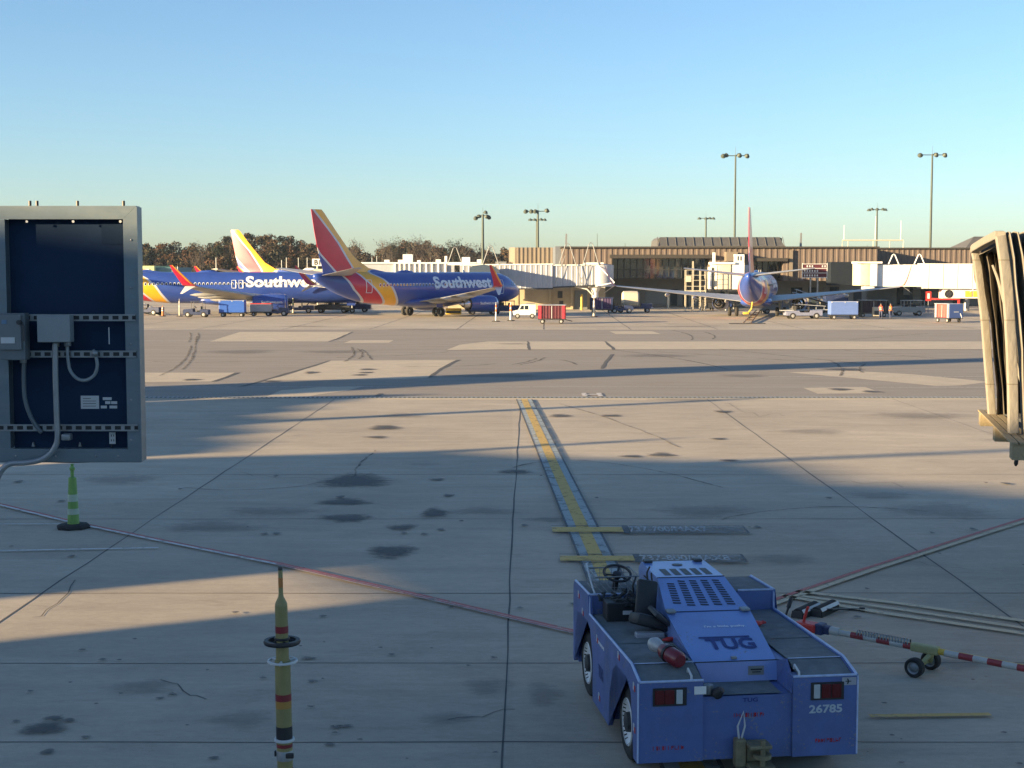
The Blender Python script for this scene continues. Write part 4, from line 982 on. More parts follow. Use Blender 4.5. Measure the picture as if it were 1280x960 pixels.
    # antenna dome and blades
    mb = MB().loft([[(X(s+ pf), .32*w*math.cos(a), 5.3 + .28*w*math.sin(a)) for a in [math.pi*k/8*2 for k in range(8)]] for s, w in ((18.0,.1),(18.5,.8),(19.3,1.1),(20.2,.8),(20.8,.1))])
    mb.build('antenna_dome', M['jblue'], t, True, 60)
    mb = MB()
    for s in (9.5, 13.5): mb.prism([(X(s),5.3),(X(s)-.4,5.3),(X(s)-.45,5.62),(X(s)-.25,5.62)], 'y', -.02, .02)
    mb.build('blade_antenna', M['white'], t)
    return t
th2, th3 = RAD(44.94), RAD(13.1)
A2 = airliner('middle blue airliner, tail towards the camera, nose at the silver bridge', (-10.89, 175.64), th2)
A1 = airliner('long blue airliner at the left, broadside to the camera, white title on its flank', (-36.3, 186.0), RAD(82), long=True)
A3 = airliner('blue airliner seen from straight behind with red fin edge-on', (29.77, 175.2), th3, side_detail=(-1,))
A0 = airliner('airliner hidden behind the left one, only its sunlit red and yellow fin showing', (-32.1, 242), RAD(108), side_detail=())
A4 = airliner('airliner at the right edge behind the canopy, only its wing tip and winglet showing', (75.5, 181), RAD(10), side_detail=())
# ------------------------------------------------------------------ pushback tractor in the foreground (local: x across, y forward, z up)
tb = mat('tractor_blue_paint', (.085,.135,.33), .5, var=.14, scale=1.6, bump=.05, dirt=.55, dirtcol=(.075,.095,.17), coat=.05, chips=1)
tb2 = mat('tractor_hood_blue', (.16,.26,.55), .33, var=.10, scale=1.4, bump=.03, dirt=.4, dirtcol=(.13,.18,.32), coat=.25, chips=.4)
edge = mat('chipped_edge_paint', (.42,.50,.68), .5, var=.2, scale=10)
grip = mat('worn_grip_deck', (.13,.15,.155), .95, var=.3, scale=5, bump=.6, dirt=.7, dirtcol=(.19,.20,.19))
lamp_red = mat('red_lens', (.10,.008,.01), .2); lamp_clear = mat('clear_lens', (.42,.45,.45), .2)
TO = (1.3445, 15.096, 0); YAW = RAD(7.4); TW = 2.455; TL = 4.02
T = thing('pushback_tractor', 'low blue pushback tractor with open cab parked in the foreground', 'tractor', TO, YAW)
def side_poly():
    p = [(0,.22),(0,1.11),(.42,1.20),(2.92,1.15),(2.94,1.40),(3.96,1.36),(4.02,1.30),(4.02,.30),(3.95,.28)]
    p += [(3.86,.34),(3.86,.72),(3.70,1.0),(3.52,1.05),(2.98,1.05),(2.80,1.0),(2.62,.70),(2.60,.14)]
    p += [(1.58,.14),(1.52,.55),(1.36,.88),(1.15,1.0),(.55,1.0),(.36,.90),(.24,.62),(.20,.22)]
    return p
def tessprism(mb, poly, axis, a0, a1):
    bm = bmesh.new(); mk = {'x': lambda p, a: (a, p[0], p[1])}[axis]
    va = [bm.verts.new(mk(p, a0)) for p in poly]; vb = [bm.verts.new(mk(p, a1)) for p in poly]; n = len(poly)
    fa = bm.faces.new(va[::-1]); fb = bm.faces.new(vb)
    for i in range(n): bm.faces.new((va[i], va[(i+1) % n], vb[(i+1) % n], vb[i]))
    bmesh.ops.triangulate(bm, faces=[fa, fb]); bm.verts.index_update()
    mb.add([v.co[:] for v in bm.verts], [tuple(v.index for v in f.verts) for f in bm.faces]); bm.free()
mb = MB()
tessprism(mb, side_poly(), 'x', 0, .05); tessprism(mb, side_poly(), 'x', TW-.05, TW)
# inner chassis and fender boxes
mb.box(.42, TW-.42, .05, 3.9, .22, .80)
for a, b in ((.05,.42),(TW-.42,TW-.05)): mb.box(a, b, 1.62, 2.58, .2, .95)
# rear bumper block with centre recess
mb.box(.05, .72, .0, .2, .223, 1.108); mb.box(1.72, TW-.05, .0, .2, .223, 1.108); mb.box(.722, 1.718, .03, .52, .223, .915)
# front face
mb.box(.05, TW-.05, 3.86, 4.017, .28, 1.3)
# raised front corners
mb.box(.05, .78, 2.944, 3.02, 1.12, 1.385); mb.box(1.95, TW-.05, 2.944, 3.02, 1.12, 1.385)
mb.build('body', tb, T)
# decks
mb = MB()
def deck(x0, x1, pts): 
    mb.add([(x0, v, z) for v, z in pts] + [(x1, v, z) for v, z in pts], [(i, len(pts)+i, len(pts)+i+1, i+1) for i in range(len(pts)-1)])
    mb.add([(x0, v, z-.03) for v, z in pts] + [(x1, v, z-.03) for v, z in pts], [(i, i+1, len(pts)+i+1, len(pts)+i) for i in range(len(pts)-1)])
for x0, x1 in ((.052,.72),(1.80,TW-.052)):
    deck(x0, x1, [(.012,1.098),(.42,1.186)]); deck(x0, x1, [(.435,1.189),(1.36,1.172)]); deck(x0, x1, [(1.38,1.172),(2.94,1.14)])
    deck(x0+.0, x1-.0 if x0 > 1 else .76, [(2.96,1.392),(3.98,1.352)])
deck(.80, 1.60, [(.04,.93),(.5,.935)])
mb.build('grip_deck', grip, T)
mb = MB()
for x in (.02, TW-.02):
    mb.tube([(x,0,1.115),(x,.42,1.205),(x,2.93,1.155)], .016, 6); mb.tube([(x,2.93,1.155),(x,2.945,1.40),(x,3.96,1.365)], .016, 6)
mb.tube([(.02,.0,1.112),(.72,.0,1.112)], .014, 6); mb.tube([(1.72,.0,1.112),(TW-.02,.0,1.112)], .014, 6)
mb.tube([(.03,2.95,1.40),(.76,2.95,1.40)], .014, 6); mb.tube([(1.96,2.95,1.40),(TW-.03,2.95,1.40)], .014, 6)
mb.tube([(.05,.43,1.196),(.72,.43,1.196)], .007, 5); mb.tube([(1.8,.43,1.196),(TW-.05,.43,1.196)], .007, 5)
mb.tube([(0.005,.0,.23),(0.005,.0,1.1)], .010, 6); mb.tube([(TW-.005,.0,.23),(TW-.005,.0,1.1)], .010, 6)
mb.build('edge_trim', edge, T)
# hood
hp = [(.50,.935,.75,1.70),(.53,1.15,.75,1.70),(1.72,1.44,.72,1.75),(2.54,1.68,.80,1.66),(3.45,1.70,.80,1.64),(3.60,1.60,.80,1.64),(3.62,1.0,.80,1.64)]
mb = MB()
vs = []
for v, z, a, b in hp: vs += [(a, v, z), (b, v, z)]
fs = [(2*i, 2*i+1, 2*i+3, 2*i+2) for i in range(len(hp)-1)]
mb.add(vs, fs)
# hood flanks
top = [(v, z, a, b) for v, z, a, b in hp[1:]]
L_ = [(a, v, z) for v, z, a, b in top] + [(a, v, .9) for v, z, a, b in top]; n = len(top)
mb.add(L_, [(i, i+1, n+i+1, n+i) for i in range(n-1)])
L_ = [(b, v, z) for v, z, a, b in top] + [(b, v, .9) for v, z, a, b in top]
mb.add(L_, [(i, n+i, n+i+1, i+1) for i in range(n-1)])
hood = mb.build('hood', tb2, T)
# sloping shoulders between the hood and the rear decks
mb = MB()
mb.add([(.722,.0,1.10),(.735,.45,1.192),(.748,.53,1.15),(.75,.50,.92),(.73,.0,.925)], [(0,1,2,3,4)])
mb.add([(1.718,.0,1.10),(1.80,.45,1.192),(1.70,.53,1.15),(1.70,.50,.92),(1.712,.0,.925)], [(0,4,3,2,1)])
mb.add([(1.80,.43,1.17),(1.80,1.9,1.13),(1.748,1.74,1.40),(1.702,.55,1.16)], [(0,1,2,3)])
mb.add([(.72,.43,1.17),(.72,1.5,1.15),(.735,1.2,1.29),(.748,.55,1.16)], [(0,3,2,1)])
mb.build('shoulder', tb, T)
# seams, vents, hinges
def on_hood(u, v):  # u across 0..1, v along
    for (v0,z0,a0,b0), (v1,z1,a1,b1) in zip(hp[1:-1], hp[2:]):
        if v0 <= v <= v1:
            t = (v-v0)/(v1-v0); a = a0+(a1-a0)*t; b = b0+(b1-b0)*t; return Vector((a+(b-a)*u, v, z0+(z1-z0)*t))
mb = MB()
for v in (1.72, 2.54): mb.tube([on_hood(0, v)+Vector((0,0,.003)), on_hood(1, v)+Vector((0,0,.003))], .007, 5)
mb.tube([(.75,.535,1.155),(1.70,.535,1.155)], .008, 5)
mb.build('hood_seam', M['black'], hood)
mb = MB(); e = Vector((0,-.004,.012))
for c in range(5):
    uc = .17 + c*.165
    for r_ in range(11):
        v = 1.86 + r_*.057
        if r_ in (0,10) and c in (0,): continue
        a = on_hood(uc-.055, v)+e*.4; b = on_hood(uc+.045, v-.012)+e*.4; c_ = on_hood(uc+.045, v+.016)+e*.4; d = on_hood(uc-.055, v+.028)+e*.4
        mb.quad(a, b, c_, d)
mb.build('louvre', M['black'], hood)
mb = MB()
for c in range(5):
    uc = .20 + c*.155
    a = on_hood(uc-.05, 2.66)+e*.3; b = on_hood(uc+.05, 2.66)+e*.3; c_ = on_hood(uc+.05, 3.0)+e*.3; d = on_hood(uc-.05, 3.0)+e*.3; mb.quad(a, b, c_, d)
mb.lathe([(0,.006),(.07,.006),(.07,0)], on_hood(.5, 3.22), (0,0,1), 14)
mb.build('vent_slot', M['black'], hood)
for (u, v) in ((.05,1.72),(.93,1.72),(.09,3.42),(.88,3.42),(.5,.60)):
    p = on_hood(u, v); mb = MB()
    if v < 1: mb.box(p.x-.03, p.x+.03, p.y-.03, p.y+.02, p.z+.003, p.z+.025)
    else: mb.bbox(p.x-.055, p.x+.055, p.y-.075, p.y+.05, p.z+.002, p.z+.035, .01)
    mb.build('hinge', M['steel'] if v < 1.8 else M['darkmetal'], hood)
dkb = mat('dark_blue_lettering', (.012,.03,.16), .5)
dz = (on_hood(.5,1.6) - on_hood(.5,.6)).normalized()
p = on_hood(.56, .93) + Vector((0,-.002,.008))
text_obj('TUG', .26, dkb, hood, frame(p, (1,0,0), dz), width=.56, bold=.03)
mb = MB().tf(frame(p + dz*.155, (1,0,0), dz)); mb.box(-.34,.26,-.016,.012,0,.002); mb.build('lettering', dkb, hood)
p = on_hood(.60, 1.33) + Vector((0,-.002,.007)); text_obj("I'm a little pushy.", .065, M['letter'], hood, frame(p, (1,0,0), dz), width=.50, bold=.015)
# rear face things
LH = {}
for u in (.165, 1.92):
    mb = MB(); mb.box(u, u+.37, -.012, .0, .845, 1.04); LH[u] = mb.build('lamp_recess', M['black'], T)
for (u, x0, x1, m_, nm) in ((.165,.02,.12,lamp_red,'tail_lamp'),(.165,.125,.235,lamp_red,'tail_lamp'),(.165,.255,.325,lamp_clear,'reversing_lamp'),(1.92,.03,.10,lamp_clear,'reversing_lamp'),(1.92,.12,.225,lamp_red,'tail_lamp'),(1.92,.235,.34,lamp_red,'tail_lamp')):
    mb = MB(); mb.bbox(u+x0, u+x1, -.022, -.004, .865, 1.02, .006); mb.build(nm, m_, LH[u])
text_obj('26785', .095, mat('grey_stencil', (.42,.48,.52), .6, var=.15, scale=20), T, frame((2.09, -.004, .745), (1,0,0), (0,0,1)), width=.375, bold=.03)
text_obj('TUG', .045, dkb, T, frame((1.25, .024, .868), (1,0,0), (0,0,1)), width=.17, bold=.02)
red_st = paint('worn_red_stencil', (.45,.02,.02), .45, 14)
def stencil(u, z, w, seed):
    random.seed(seed); mb = MB(); x = u; yy = .023 if .72 < u < 1.7 and z > .5 else -.004
    while x < u+w:
        d = random.uniform(.015,.03)
        mb.box(x, x+.006, yy-.001, yy, z, z+.045)
        if random.random() < .7: mb.box(x+.008, x+d, yy-.001, yy, z+random.choice([0,.02,.037]), z+random.choice([.008,.028,.045]))
        x += d+.010
    mb.build('red_stencil', red_st, T)
stencil(1.07, .68, .33, 1); stencil(.17, .36, .33, 2); stencil(1.98, .37, .30, 3)
mb = MB(); mb.box(.62,.75,-.012,0,.96,1.045); mb.build('notice_plate', M['white'], T)
text_obj('WARNING', .012, M['black'], T, frame((.685, -.014, 1.03), (1,0,0), (0,0,1)), width=.10, bold=.01) if False else None
mb = MB(); mb.box(2.27,2.43,-.010,0,1.0,1.085); mb.build('notice_plate', M['silver'], T)
mb = MB(); mb.tf(frame((2.35,-.012,1.043),(1,0,0),(0,0,1))); mb.box(-.045,.02,-.004,.004,0,.002); mb.add([(-.03,-.03,.001),(-.015,-.03,.001),(.0,0,.001),(-.015,.03,.001),(-.03,.03,.001),(-.018,0,.001)], [(0,1,2,3,4,5)]); mb.build('aircraft_mark', M['black'], T)
mb = MB(); mb.box(1.37,1.55,.505,.512,1.0,1.10); mb.build('warning_label', M['steel'], T)
mb = MB(); mb.tf(frame((1.46,.50,1.06),(1,0,0),(0,0,1))); mb.box(-.065,.065,-.004,.012,0,.002); mb.box(-.05,.05,-.03,-.02,0,.002); mb.build('label_print', M['black'], T)
for u in (.60, 1.80):
    mb = MB(); mb.tube([(u,.04,1.105),(u,.05,1.15),(u,.20,1.185),(u,.22,1.14)], .013, 8); mb.build('grab_handle', M['refl'], T, True)
# work lamps and plugs in the recess corner
mb = MB(); mb.lathe([(0,0),(.05,0),(.06,.05),(.055,.10),(0,.11)], (.80,.10,.93), (0,0,1), 14); mb.build('socket_cap', M['steel'], T, True)
mb = MB(); mb.lathe([(0,0),(.055,0),(.065,.04),(.04,.11),(0,.12)], (.86,.03,.93), (.5,-.4,.7), 14); mb.build('socket', M['black'], T, True)
# towing hitch
mb = MB(); mb.bbox(1.05,1.17,-.13,-.005,.17,.48,.02); mb.bbox(1.17,1.42,-.25,-.01,.40,.44,.01); mb.bbox(1.17,1.45,-.30,-.01,.18,.22,.01); mb.bbox(1.18,1.44,-.10,-.01,.22,.40,.02)
mb.cyl((1.32,-.22,.14),(1.32,-.22,.50),.03); mb.lathe([(.04,0),(.10,0),(.10,.04),(.04,.04)], (1.32,-.2,.30), (0,0,1), 16)
hi = mb.build('tow_hitch', mat('dull_yellow_steel', (.22,.19,.11), .6, .2, var=.25, scale=12, dirt=.5, dirtcol=(.10,.08,.05)), T)
mb = MB(); mb.tube([(1.10,-.07,.48),(1.08,-.09,.62),(1.14,-.10,.78),(1.16,-.09,.62),(1.13,-.07,.48)], .011, 6); mb.build('release_handle', M['refl'], hi, True)
# reflectors down the left side
for (v, z) in ((3.65,1.24),(3.35,1.08),(2.35,.98),(1.05,1.12),(.22,1.0),(.2,.55),(2.2,.30)):
    mb = MB(); mb.box(-.006, 0, v-.05, v, z-.02, z+.06); mb.mi(1); mb.box(-.006, 0, v-.10, v-.052, z-.03, z+.03); mb.build('side_reflector', [M['refl'], M['red']], T)
Ms = frame((-.004, 2.06, .62), (0,-1,0), (0,0,1)); text_obj('TUG', .13, dkb, T, Ms, width=.30, bold=.03)
mb = MB().tf(Ms); mb.box(-.16,.14,.075,.09,0,.002); mb.build('lettering', dkb, T)
Ms = frame((-.004, 2.02, .98), (0,-1,0), (0,0,1))
mb = MB().tf(Ms)
for i in range(7): mb.box(-.2+i*.055, -.2+i*.055+.035, -.02+.006*(i % 2), .02, 0, .002)
mb.mi(0); mb.build('faded_mark', M['letter'], T)
# wheels
for (v, u) in ((.79,.04),(3.26,.04),(.79,TW-.04),(3.26,TW-.04)):
    sgn = -1 if u < 1 else 1; c = (u - sgn*.17, v, .43); ax = (sgn,0,0); f = .43/.43
    mb = MB().lathe([(.24,-.14),(.36,-.17),(.415,-.15),(.43,-.08),(.43,.08),(.415,.14),(.36,.165),(.27,.15),(.245,.12)], c, ax, 36)
    for k in range(30):
        a = 2*math.pi*k/30; r1 = .432; p = Vector((c[0], c[1]+r1*math.cos(a), c[2]+r1*math.sin(a))); tdir = Vector((0,-math.sin(a),math.cos(a))); rd = Vector((0,math.cos(a),math.sin(a)))
        for s_ in (-1,1):
            q = [p + Vector((s_*.02,0,0)) - tdir*.022, p + Vector((s_*.13,0,0)) - tdir*.01, p + Vector((s_*.13,0,0)) + tdir*.026, p + Vector((s_*.02,0,0)) + tdir*.014]
            mb.add([tuple(x+rd*.010) for x in q], [(0,1,2,3)])
    w = mb.build('wheel', M['rubber'], T, True, 45)
    mb = MB().lathe([(.262,.162),(.27,.15),(.245,.12),(.20,.09),(.12,.10),(.11,.13),(0,.13)], c, ax, 30)
    for k in range(8): a = 2*math.pi*k/8; mb.cyl((c[0]+sgn*.06, c[1]+.155*math.cos(a), c[2]+.155*math.sin(a)), (c[0]+sgn*.09, c[1]+.155*math.cos(a), c[2]+.155*math.sin(a)), .014, n=6)
    rim = mb.build('rim', M['white'], w, True, 40)
    mb = MB().lathe([(.115,.122),(.11,.17),(.06,.185),(0,.185)], c, ax, 20); mb.build('hub_cap', M['darkmetal'], w, True, 40)
# open cab on the left
seatm = mat('black_vinyl', (.02,.021,.024), .55, var=.2, scale=6, dirt=.3, dirtcol=(.06,.06,.065))
mb = MB(); mb.box(.06,.78,1.5,2.93,1.142,1.15); mb.build('cab_floor', grip, T)
def lean(mb, M_): mb.tf(M_); return mb
seat = thing('seat', None, None, (0,0,0)); seat.parent = T
for k in ('label','category'): 
    if k in seat: del seat[k]
mb = MB(); mb.tf(Matrix.Translation((.56,1.86,1.30)) @ Matrix.Rotation(RAD(16),4,'Y') @ Matrix.Rotation(RAD(-12),4,'X')); mb.bbox(-.22,.22,-.22,.24,-.07,.07,.045)
mb.build('seat_cushion', seatm, T, True); bpy.data.objects.remove(seat)
mb = MB(); mb.tf(Matrix.Translation((.60,2.26,1.52)) @ Matrix.Rotation(RAD(10),4,'Y') @ Matrix.Rotation(RAD(-22),4,'X')); mb.bbox(-.13,.13,-.045,.045,-.25,.20,.035)
mb.build('seat_back', seatm, T, True)
mb = MB(); mb.tf(Matrix.Translation((.69,1.75,1.36)) @ Matrix.Rotation(RAD(38),4,'Y')); mb.bbox(-.17,.05,-.22,.22,-.03,.03,.02); mb.build('seat_side_pad', seatm, T, True)
mb = MB(); mb.bbox(.34,.68,1.62,1.74,1.16,1.22,.01); mb.build('seat_label', M['silver'], T)
mb = MB(); mb.tube([(.66,2.40,1.55),(.66,2.50,1.76),(.70,2.52,1.83)], .012, 6); mb.tube([(.72,2.46,1.62),(.73,2.56,1.74)], .012, 6); mb.tube([(.60,2.9,1.2),(.58,2.95,1.5),(.62,2.94,1.62)], .012, 6)
mb.build('control_lever', M['black'], T, True)
# side screen of the hood, louvred, next to the driver
mb = MB(); 
for r_ in range(7):
    for c in range(3): mb.box(.790,.797, 2.62+c*.24, 2.62+c*.24+.16, 1.22+r_*.055, 1.235+r_*.055)
mb.build('side_louvre', M['black'], hood)
# steering wheel
wc = Vector((.42,3.16,1.62)); wa = Vector((.05,-.41,.91)).normalized()
a_ = wa.orthogonal().normalized(); b_ = wa.cross(a_)
ring = [wc + (a_*math.cos(t)+b_*math.sin(t))*.175 for t in [2*math.pi*i/28 for i in range(29)]]
mb = MB().tube(ring, .017, 8)
for k in range(3):
    t_ = 2*math.pi*k/3 + .4; mb.tube([wc - wa*.03, wc + (a_*math.cos(t_)+b_*math.sin(t_))*.17], .014, 6)
mb.lathe([(0,-.06),(.06,-.05),(.055,.0),(0,.01)], wc, wa, 16)
sw = mb.build('steering_wheel', M['black'], T, True)
mb = MB().cyl(wc - wa*.05, wc - wa*.62, .035, .05, 12); mb.build('steering_column', M['darkmetal'], sw, True)
mb = MB(); mb.bbox(.25,.76,3.35,3.9,1.20,1.30,.02); mb.build('dash_cowl', M['darkmetal'], T)
# wire basket on the raised left fender
mb = MB(); bx0,bx1,by0,by1,bz0,bz1 = .12,.68,3.04,3.62,1.40,1.60
mb.tube([(bx0,by0,bz1),(bx1,by0,bz1),(bx1,by1,bz1),(bx0,by1,bz1),(bx0,by0,bz1)], .010, 6)
for i in range(8):
    x = bx0+(bx1-bx0)*i/7; mb.tube([(x,by0,bz1),(x,by0,bz0),(x,by1,bz0),(x,by1,bz1)], .0035, 4)
for i in range(8):
    y = by0+(by1-by0)*i/7; mb.tube([(bx0,y,bz1),(bx0,y,bz0),(bx1,y,bz0),(bx1,y,bz1)], .0035, 4)
for z in (1.46,1.53): mb.tube([(bx0,by0,z),(bx1,by0,z),(bx1,by1,z),(bx0,by1,z),(bx0,by0,z)], .0035, 4)
mb.build('wire_basket', M['steel'], T)
mb = MB(); mb.tube([(.10,3.02,1.39),(.10,3.3,1.5),(.10,3.62,1.66),(.13,3.64,1.66)], .013, 6); mb.tube([(.72,3.0,1.40),(.60,3.4,1.62)], .010, 6); mb.build('grab_rail', M['refl'], T, True)
def toworld(u, v, z):
    c, s = math.cos(YAW), math.sin(YAW); return (TO[0] + u*c - v*s, TO[1] + u*s + v*c, z)
# loose things on the tractor
mb = MB(); mb.bbox(-.20,.20,-.15,.15,0,.24,.015); mb.mi(0)
bn = thing('gear_bin', 'black bin of tangled straps and headsets on the left deck of the blue tractor', 'bin', toworld(.36,2.66,1.146), YAW)
mb.build('tub', M['black'], bn)
mb = MB(); mb.box(.0,.12,-.156,-.151,.09,.14); mb.build('name_plate', M['refl'], bn)
random.seed(5); mb = MB()
for i in range(16):
    p = Vector((random.uniform(-.17,.17), random.uniform(-.12,.12), .22)); pts = [p]
    for k in range(5):
        p = p + Vector((random.uniform(-.09,.09), random.uniform(-.08,.08), random.uniform(-.05,.07))); p.z = max(.2, min(.36, p.z)); p.x = max(-.24, min(.22, p.x)); pts.append(p)
    mb.tube(pts, random.choice([.010,.016,.024]), 6)
mb.build('straps', mat('black_webbing', (.03,.034,.034), .8, var=.3, scale=12), bn, True)
fx = thing('fire_extinguisher', 'dark red fire extinguisher lying on the rear left deck of the blue tractor', 'extinguisher', toworld(.46,.42,1.285), YAW)
ax = Vector((-.17,.52,.06)).normalized()
mb = MB().lathe([(0,-.2),(.07,-.2),(.092,-.17),(.092,.12),(.07,.17),(.035,.2),(0,.2)], (0,0,0), ax, 20); mb.build('cylinder', mat('dark_red_extinguisher', (.16,.012,.018), .35, coat=.3), fx, True)
mb = MB().lathe([(0,.2),(.05,.2),(.07,.24),(.085,.34),(.06,.40),(0,.40)], (0,0,0), ax, 16); mb.build('valve_head', M['hub'], fx, True)
mb = MB().tube([ax*.26+Vector((.06,0,.02)), ax*.2+Vector((.14,0,.03)), ax*.05+Vector((.15,0,.0)), ax*-.1+Vector((.13,0,-.02))], .014, 6); mb.lathe([(.095,-.01),(.102,-.01),(.102,.03),(.095,.03)], ax*.02, ax, 20); mb.build('hose', M['black'], fx, True)
for lab, u, v, s_ in (('small red rag beside the seat on the left deck of the blue tractor',.70,1.42,1),('red glove lying on the right deck against the blue hood',1.88,2.02,1.4)):
    mb = MB(); random.seed(u*9)
    rings = []
    for i in range(7):
        t_ = i/6; r_ = .028*s_*math.sin(math.pi*(.12+.76*t_))
        rings.append([(-.10*s_+.2*s_*t_, r_*math.cos(a)*1.6*random.uniform(.7,1.2), .02+r_*math.sin(a)) for a in [2*math.pi*k/10 for k in range(10)]])
    mb.loft(rings)
    if u > 1:
        for dy in (-.03,0,.03): mb.tube([(.08,dy*.7,.02),(.16,dy,.03)], .014, 6)
    o = mb.build('glove' if u > 1 else 'rag', M['red'], None, True, loc=toworld(u, v, 1.175), rotz=YAW+.2); tag(o, lab, 'glove' if u > 1 else 'rag')

# ------------------------------------------------------------------ tow bar
a = G(1006,783,.35); b = G(1290,835,.35); dr_ = (b-a); 
hd_ = math.atan2(dr_.y, dr_.x)
TB = thing('tow_bar', 'red and white striped tow bar on a pair of small wheels beside the blue tractor', 'tow bar', (a.x, a.y, 0), hd_)
LOW = Matrix.Translation((0,0,-.14))
Lb = 6.2
mb = MB().tf(LOW)
sw_ = [.20,.18]
mb.cyl((.42,0,.50),(Lb,0,.44),.044,.044,14); mb.build('tube', M['yellow'], TB, True)
rW = mat('red_band', (.27,.035,.04), .45, var=.15, scale=8, dirt=.3); wW = mat('white_band', (.42,.43,.40), .45, var=.1, scale=8, dirt=.3, dirtcol=(.3,.28,.25))
x = .55; k = 0
while x < Lb-.3:
    w_ = .20
    if not (1.66 < x < 2.12):
        z0 = .50-.06*(x-.42)/(Lb-.42); z1 = .50-.06*(x+w_-.42)/(Lb-.42)
        mb = MB().tf(LOW); mb.cyl((x,-.004,z0-.003),(x+w_,-.004,z1-.003),.046,.046,14)
        mb.build('red_band' if k % 2 else 'white_band', rW if k % 2 else wW, TB, True)
    x += w_; k += 1
mb = MB().tf(LOW); mb.bbox(.30,.42,-.06,.06,.44,.56,.02); mb.bbox(.2,.32,-.09,.09,.42,.58,.02); mb.build('collar', M['navy'], TB)
mb = MB().tf(LOW); mb.bbox(-.12,.22,-.11,.11,.44,.56,.02); mb.tube([(-.02,.0,.56),(.02,.02,.74),(.05,0,.78)], .022, 8); mb.tube([(-.1,-.1,.5),(-.25,-.14,.46),(-.3,.05,.46),(-.12,.1,.5)], .025, 8); mb.build('coupling_head', M['red'], TB)
mb = MB().tf(LOW); mb.cyl((.42,0,.5),(.56,0,.498),.06,.06,14); mb.build('white_cap', wW, TB, True)
mb = MB().tf(LOW)
for i in range(18): mb.lathe([(.050,-.012),(.062,0),(.050,.012)], (.85+i*.045,.01,.53), (1,0,0), 10)
mb.build('spring', M['steel'], TB, True)
wx = 1.78
mb = MB().tf(LOW); mb.bbox(1.66,2.06,-.058,.058,.43,.545,.02); mb.tube([(1.95,0,.44),(1.85,-.14,.28)], .035, 8); mb.tube([(1.95,0,.44),(1.85,.20,.28)], .035, 8); mb.cyl((1.83,-.24,.273),(1.83,.24,.273),.025); mb.build('axle_carrier', mat('faded_yellow_steel', (.33,.32,.15), .55, var=.15, scale=9, dirt=.4, dirtcol=(.15,.14,.08)), TB)
for dy in (-.25, .25):
    mb = MB().lathe([(.13,-.05),(.17,-.06),(.20,-.045),(.205,0),(.20,.045),(.17,.06),(.13,.05)], (1.83,dy,.205), (0,1,0), 28); mb.v = [(x_+.01, y_, z_*.64) if False else (1.83+(x_-1.83)*.65, y_, .133+(z_-.205)*.65) for x_, y_, z_ in mb.v]; w = mb.build('wheel', M['rubber'], TB, True)
    mb = MB().lathe([(.14,-.048),(.10,-.03),(.05,-.05),(0,-.055)], (1.83,dy,.205), (0,1,0), 20).lathe([(.14,.048),(.10,.03),(.05,.05),(0,.055)], (1.83,dy,.205), (0,1,0), 20); mb.v = [(1.83+(x_-1.83)*.65, y_, .133+(z_-.205)*.65) for x_, y_, z_ in mb.v]; mb.build('rim', M['steel'], w, True)
random.seed(8); mb = MB().tf(LOW)
for i in range(34):
    x = 3.55 + random.random()*2.4; mb.box(x, x+random.uniform(.02,.07), -.03, .03, .503-.0105*(x-.42)+.045, .503-.0105*(x-.42)+random.uniform(.056,.07))
mb.build('grip_tape', M['black'], TB)
# wheel chocks
def chock(p, rz, label):
    t = thing('wheel_chock', label, 'wheel chock', (p[0], p[1], 0), rz, 'wheel chocks beside the tow bar')
    mb = MB(); mb.prism([(-.11,0),(.11,0),(.10,.07),(.065,.13),(.02,.155),(-.03,.155),(-.075,.12),(-.105,.06)], 'y', -.34, .34); mb.build('block', M['rubber'], t)
    mb = MB(); mb.add([(.062,-.341,.135),(.098,-.341,.085),(.098,.341,.085),(.062,.341,.135)], [(0,1,2,3)]); 
    for v in range(4): mb.v[v] = tuple(Vector(mb.v[v]) + Vector((.012,0,.010)))
    mb.build('reflective_strip', M['refl'], t)
    for y in (-.36, .34):
        mb = MB(); mb.bbox(-.09,.09,y,y+.02,.005,.12,.006); mb.build('end_plate', M['darkmetal'], t)
    return t
c1 = G(1008,768,.0); c2 = G(1031,766,0)
chock(c1, RAD(-36), 'black wheel chock nearest the tow bar head'); chock(c2, RAD(-36), 'black wheel chock with the clean white strip, further from the tractor')
p0 = G(1018,762,.08); p1 = G(1040,762,.1); p2 = G(1060,763,0); p3 = G(1076,764,0)
mb = MB().tube([p0, (p0+p1)/2, p1, (p1+p2)/2+Vector((0,0,.02)), p2+Vector((0,0,.02)), p3+Vector((0,0,.03))], .02, 6); mb.lathe([(0,0),(.035,0),(.035,.08),(0,.08)], p3+Vector((-.02,0,.03)), (1,0,0), 10)
o = mb.build('chock_rope', M['black'], None, True); tag(o, 'black rope trailing from the chocks to the right', 'rope')
a = G(982,770,0); b = AT(989,748,a.y+.3)
mb = MB().tube([a, a.lerp(b,.45), a.lerp(b,.5), b], [.018,.018,.035,.035], 8); o = mb.build('marshalling_wand', M['black'], None, True); tag(o, 'black stick leaning against the far side of the blue tractor', 'stick')

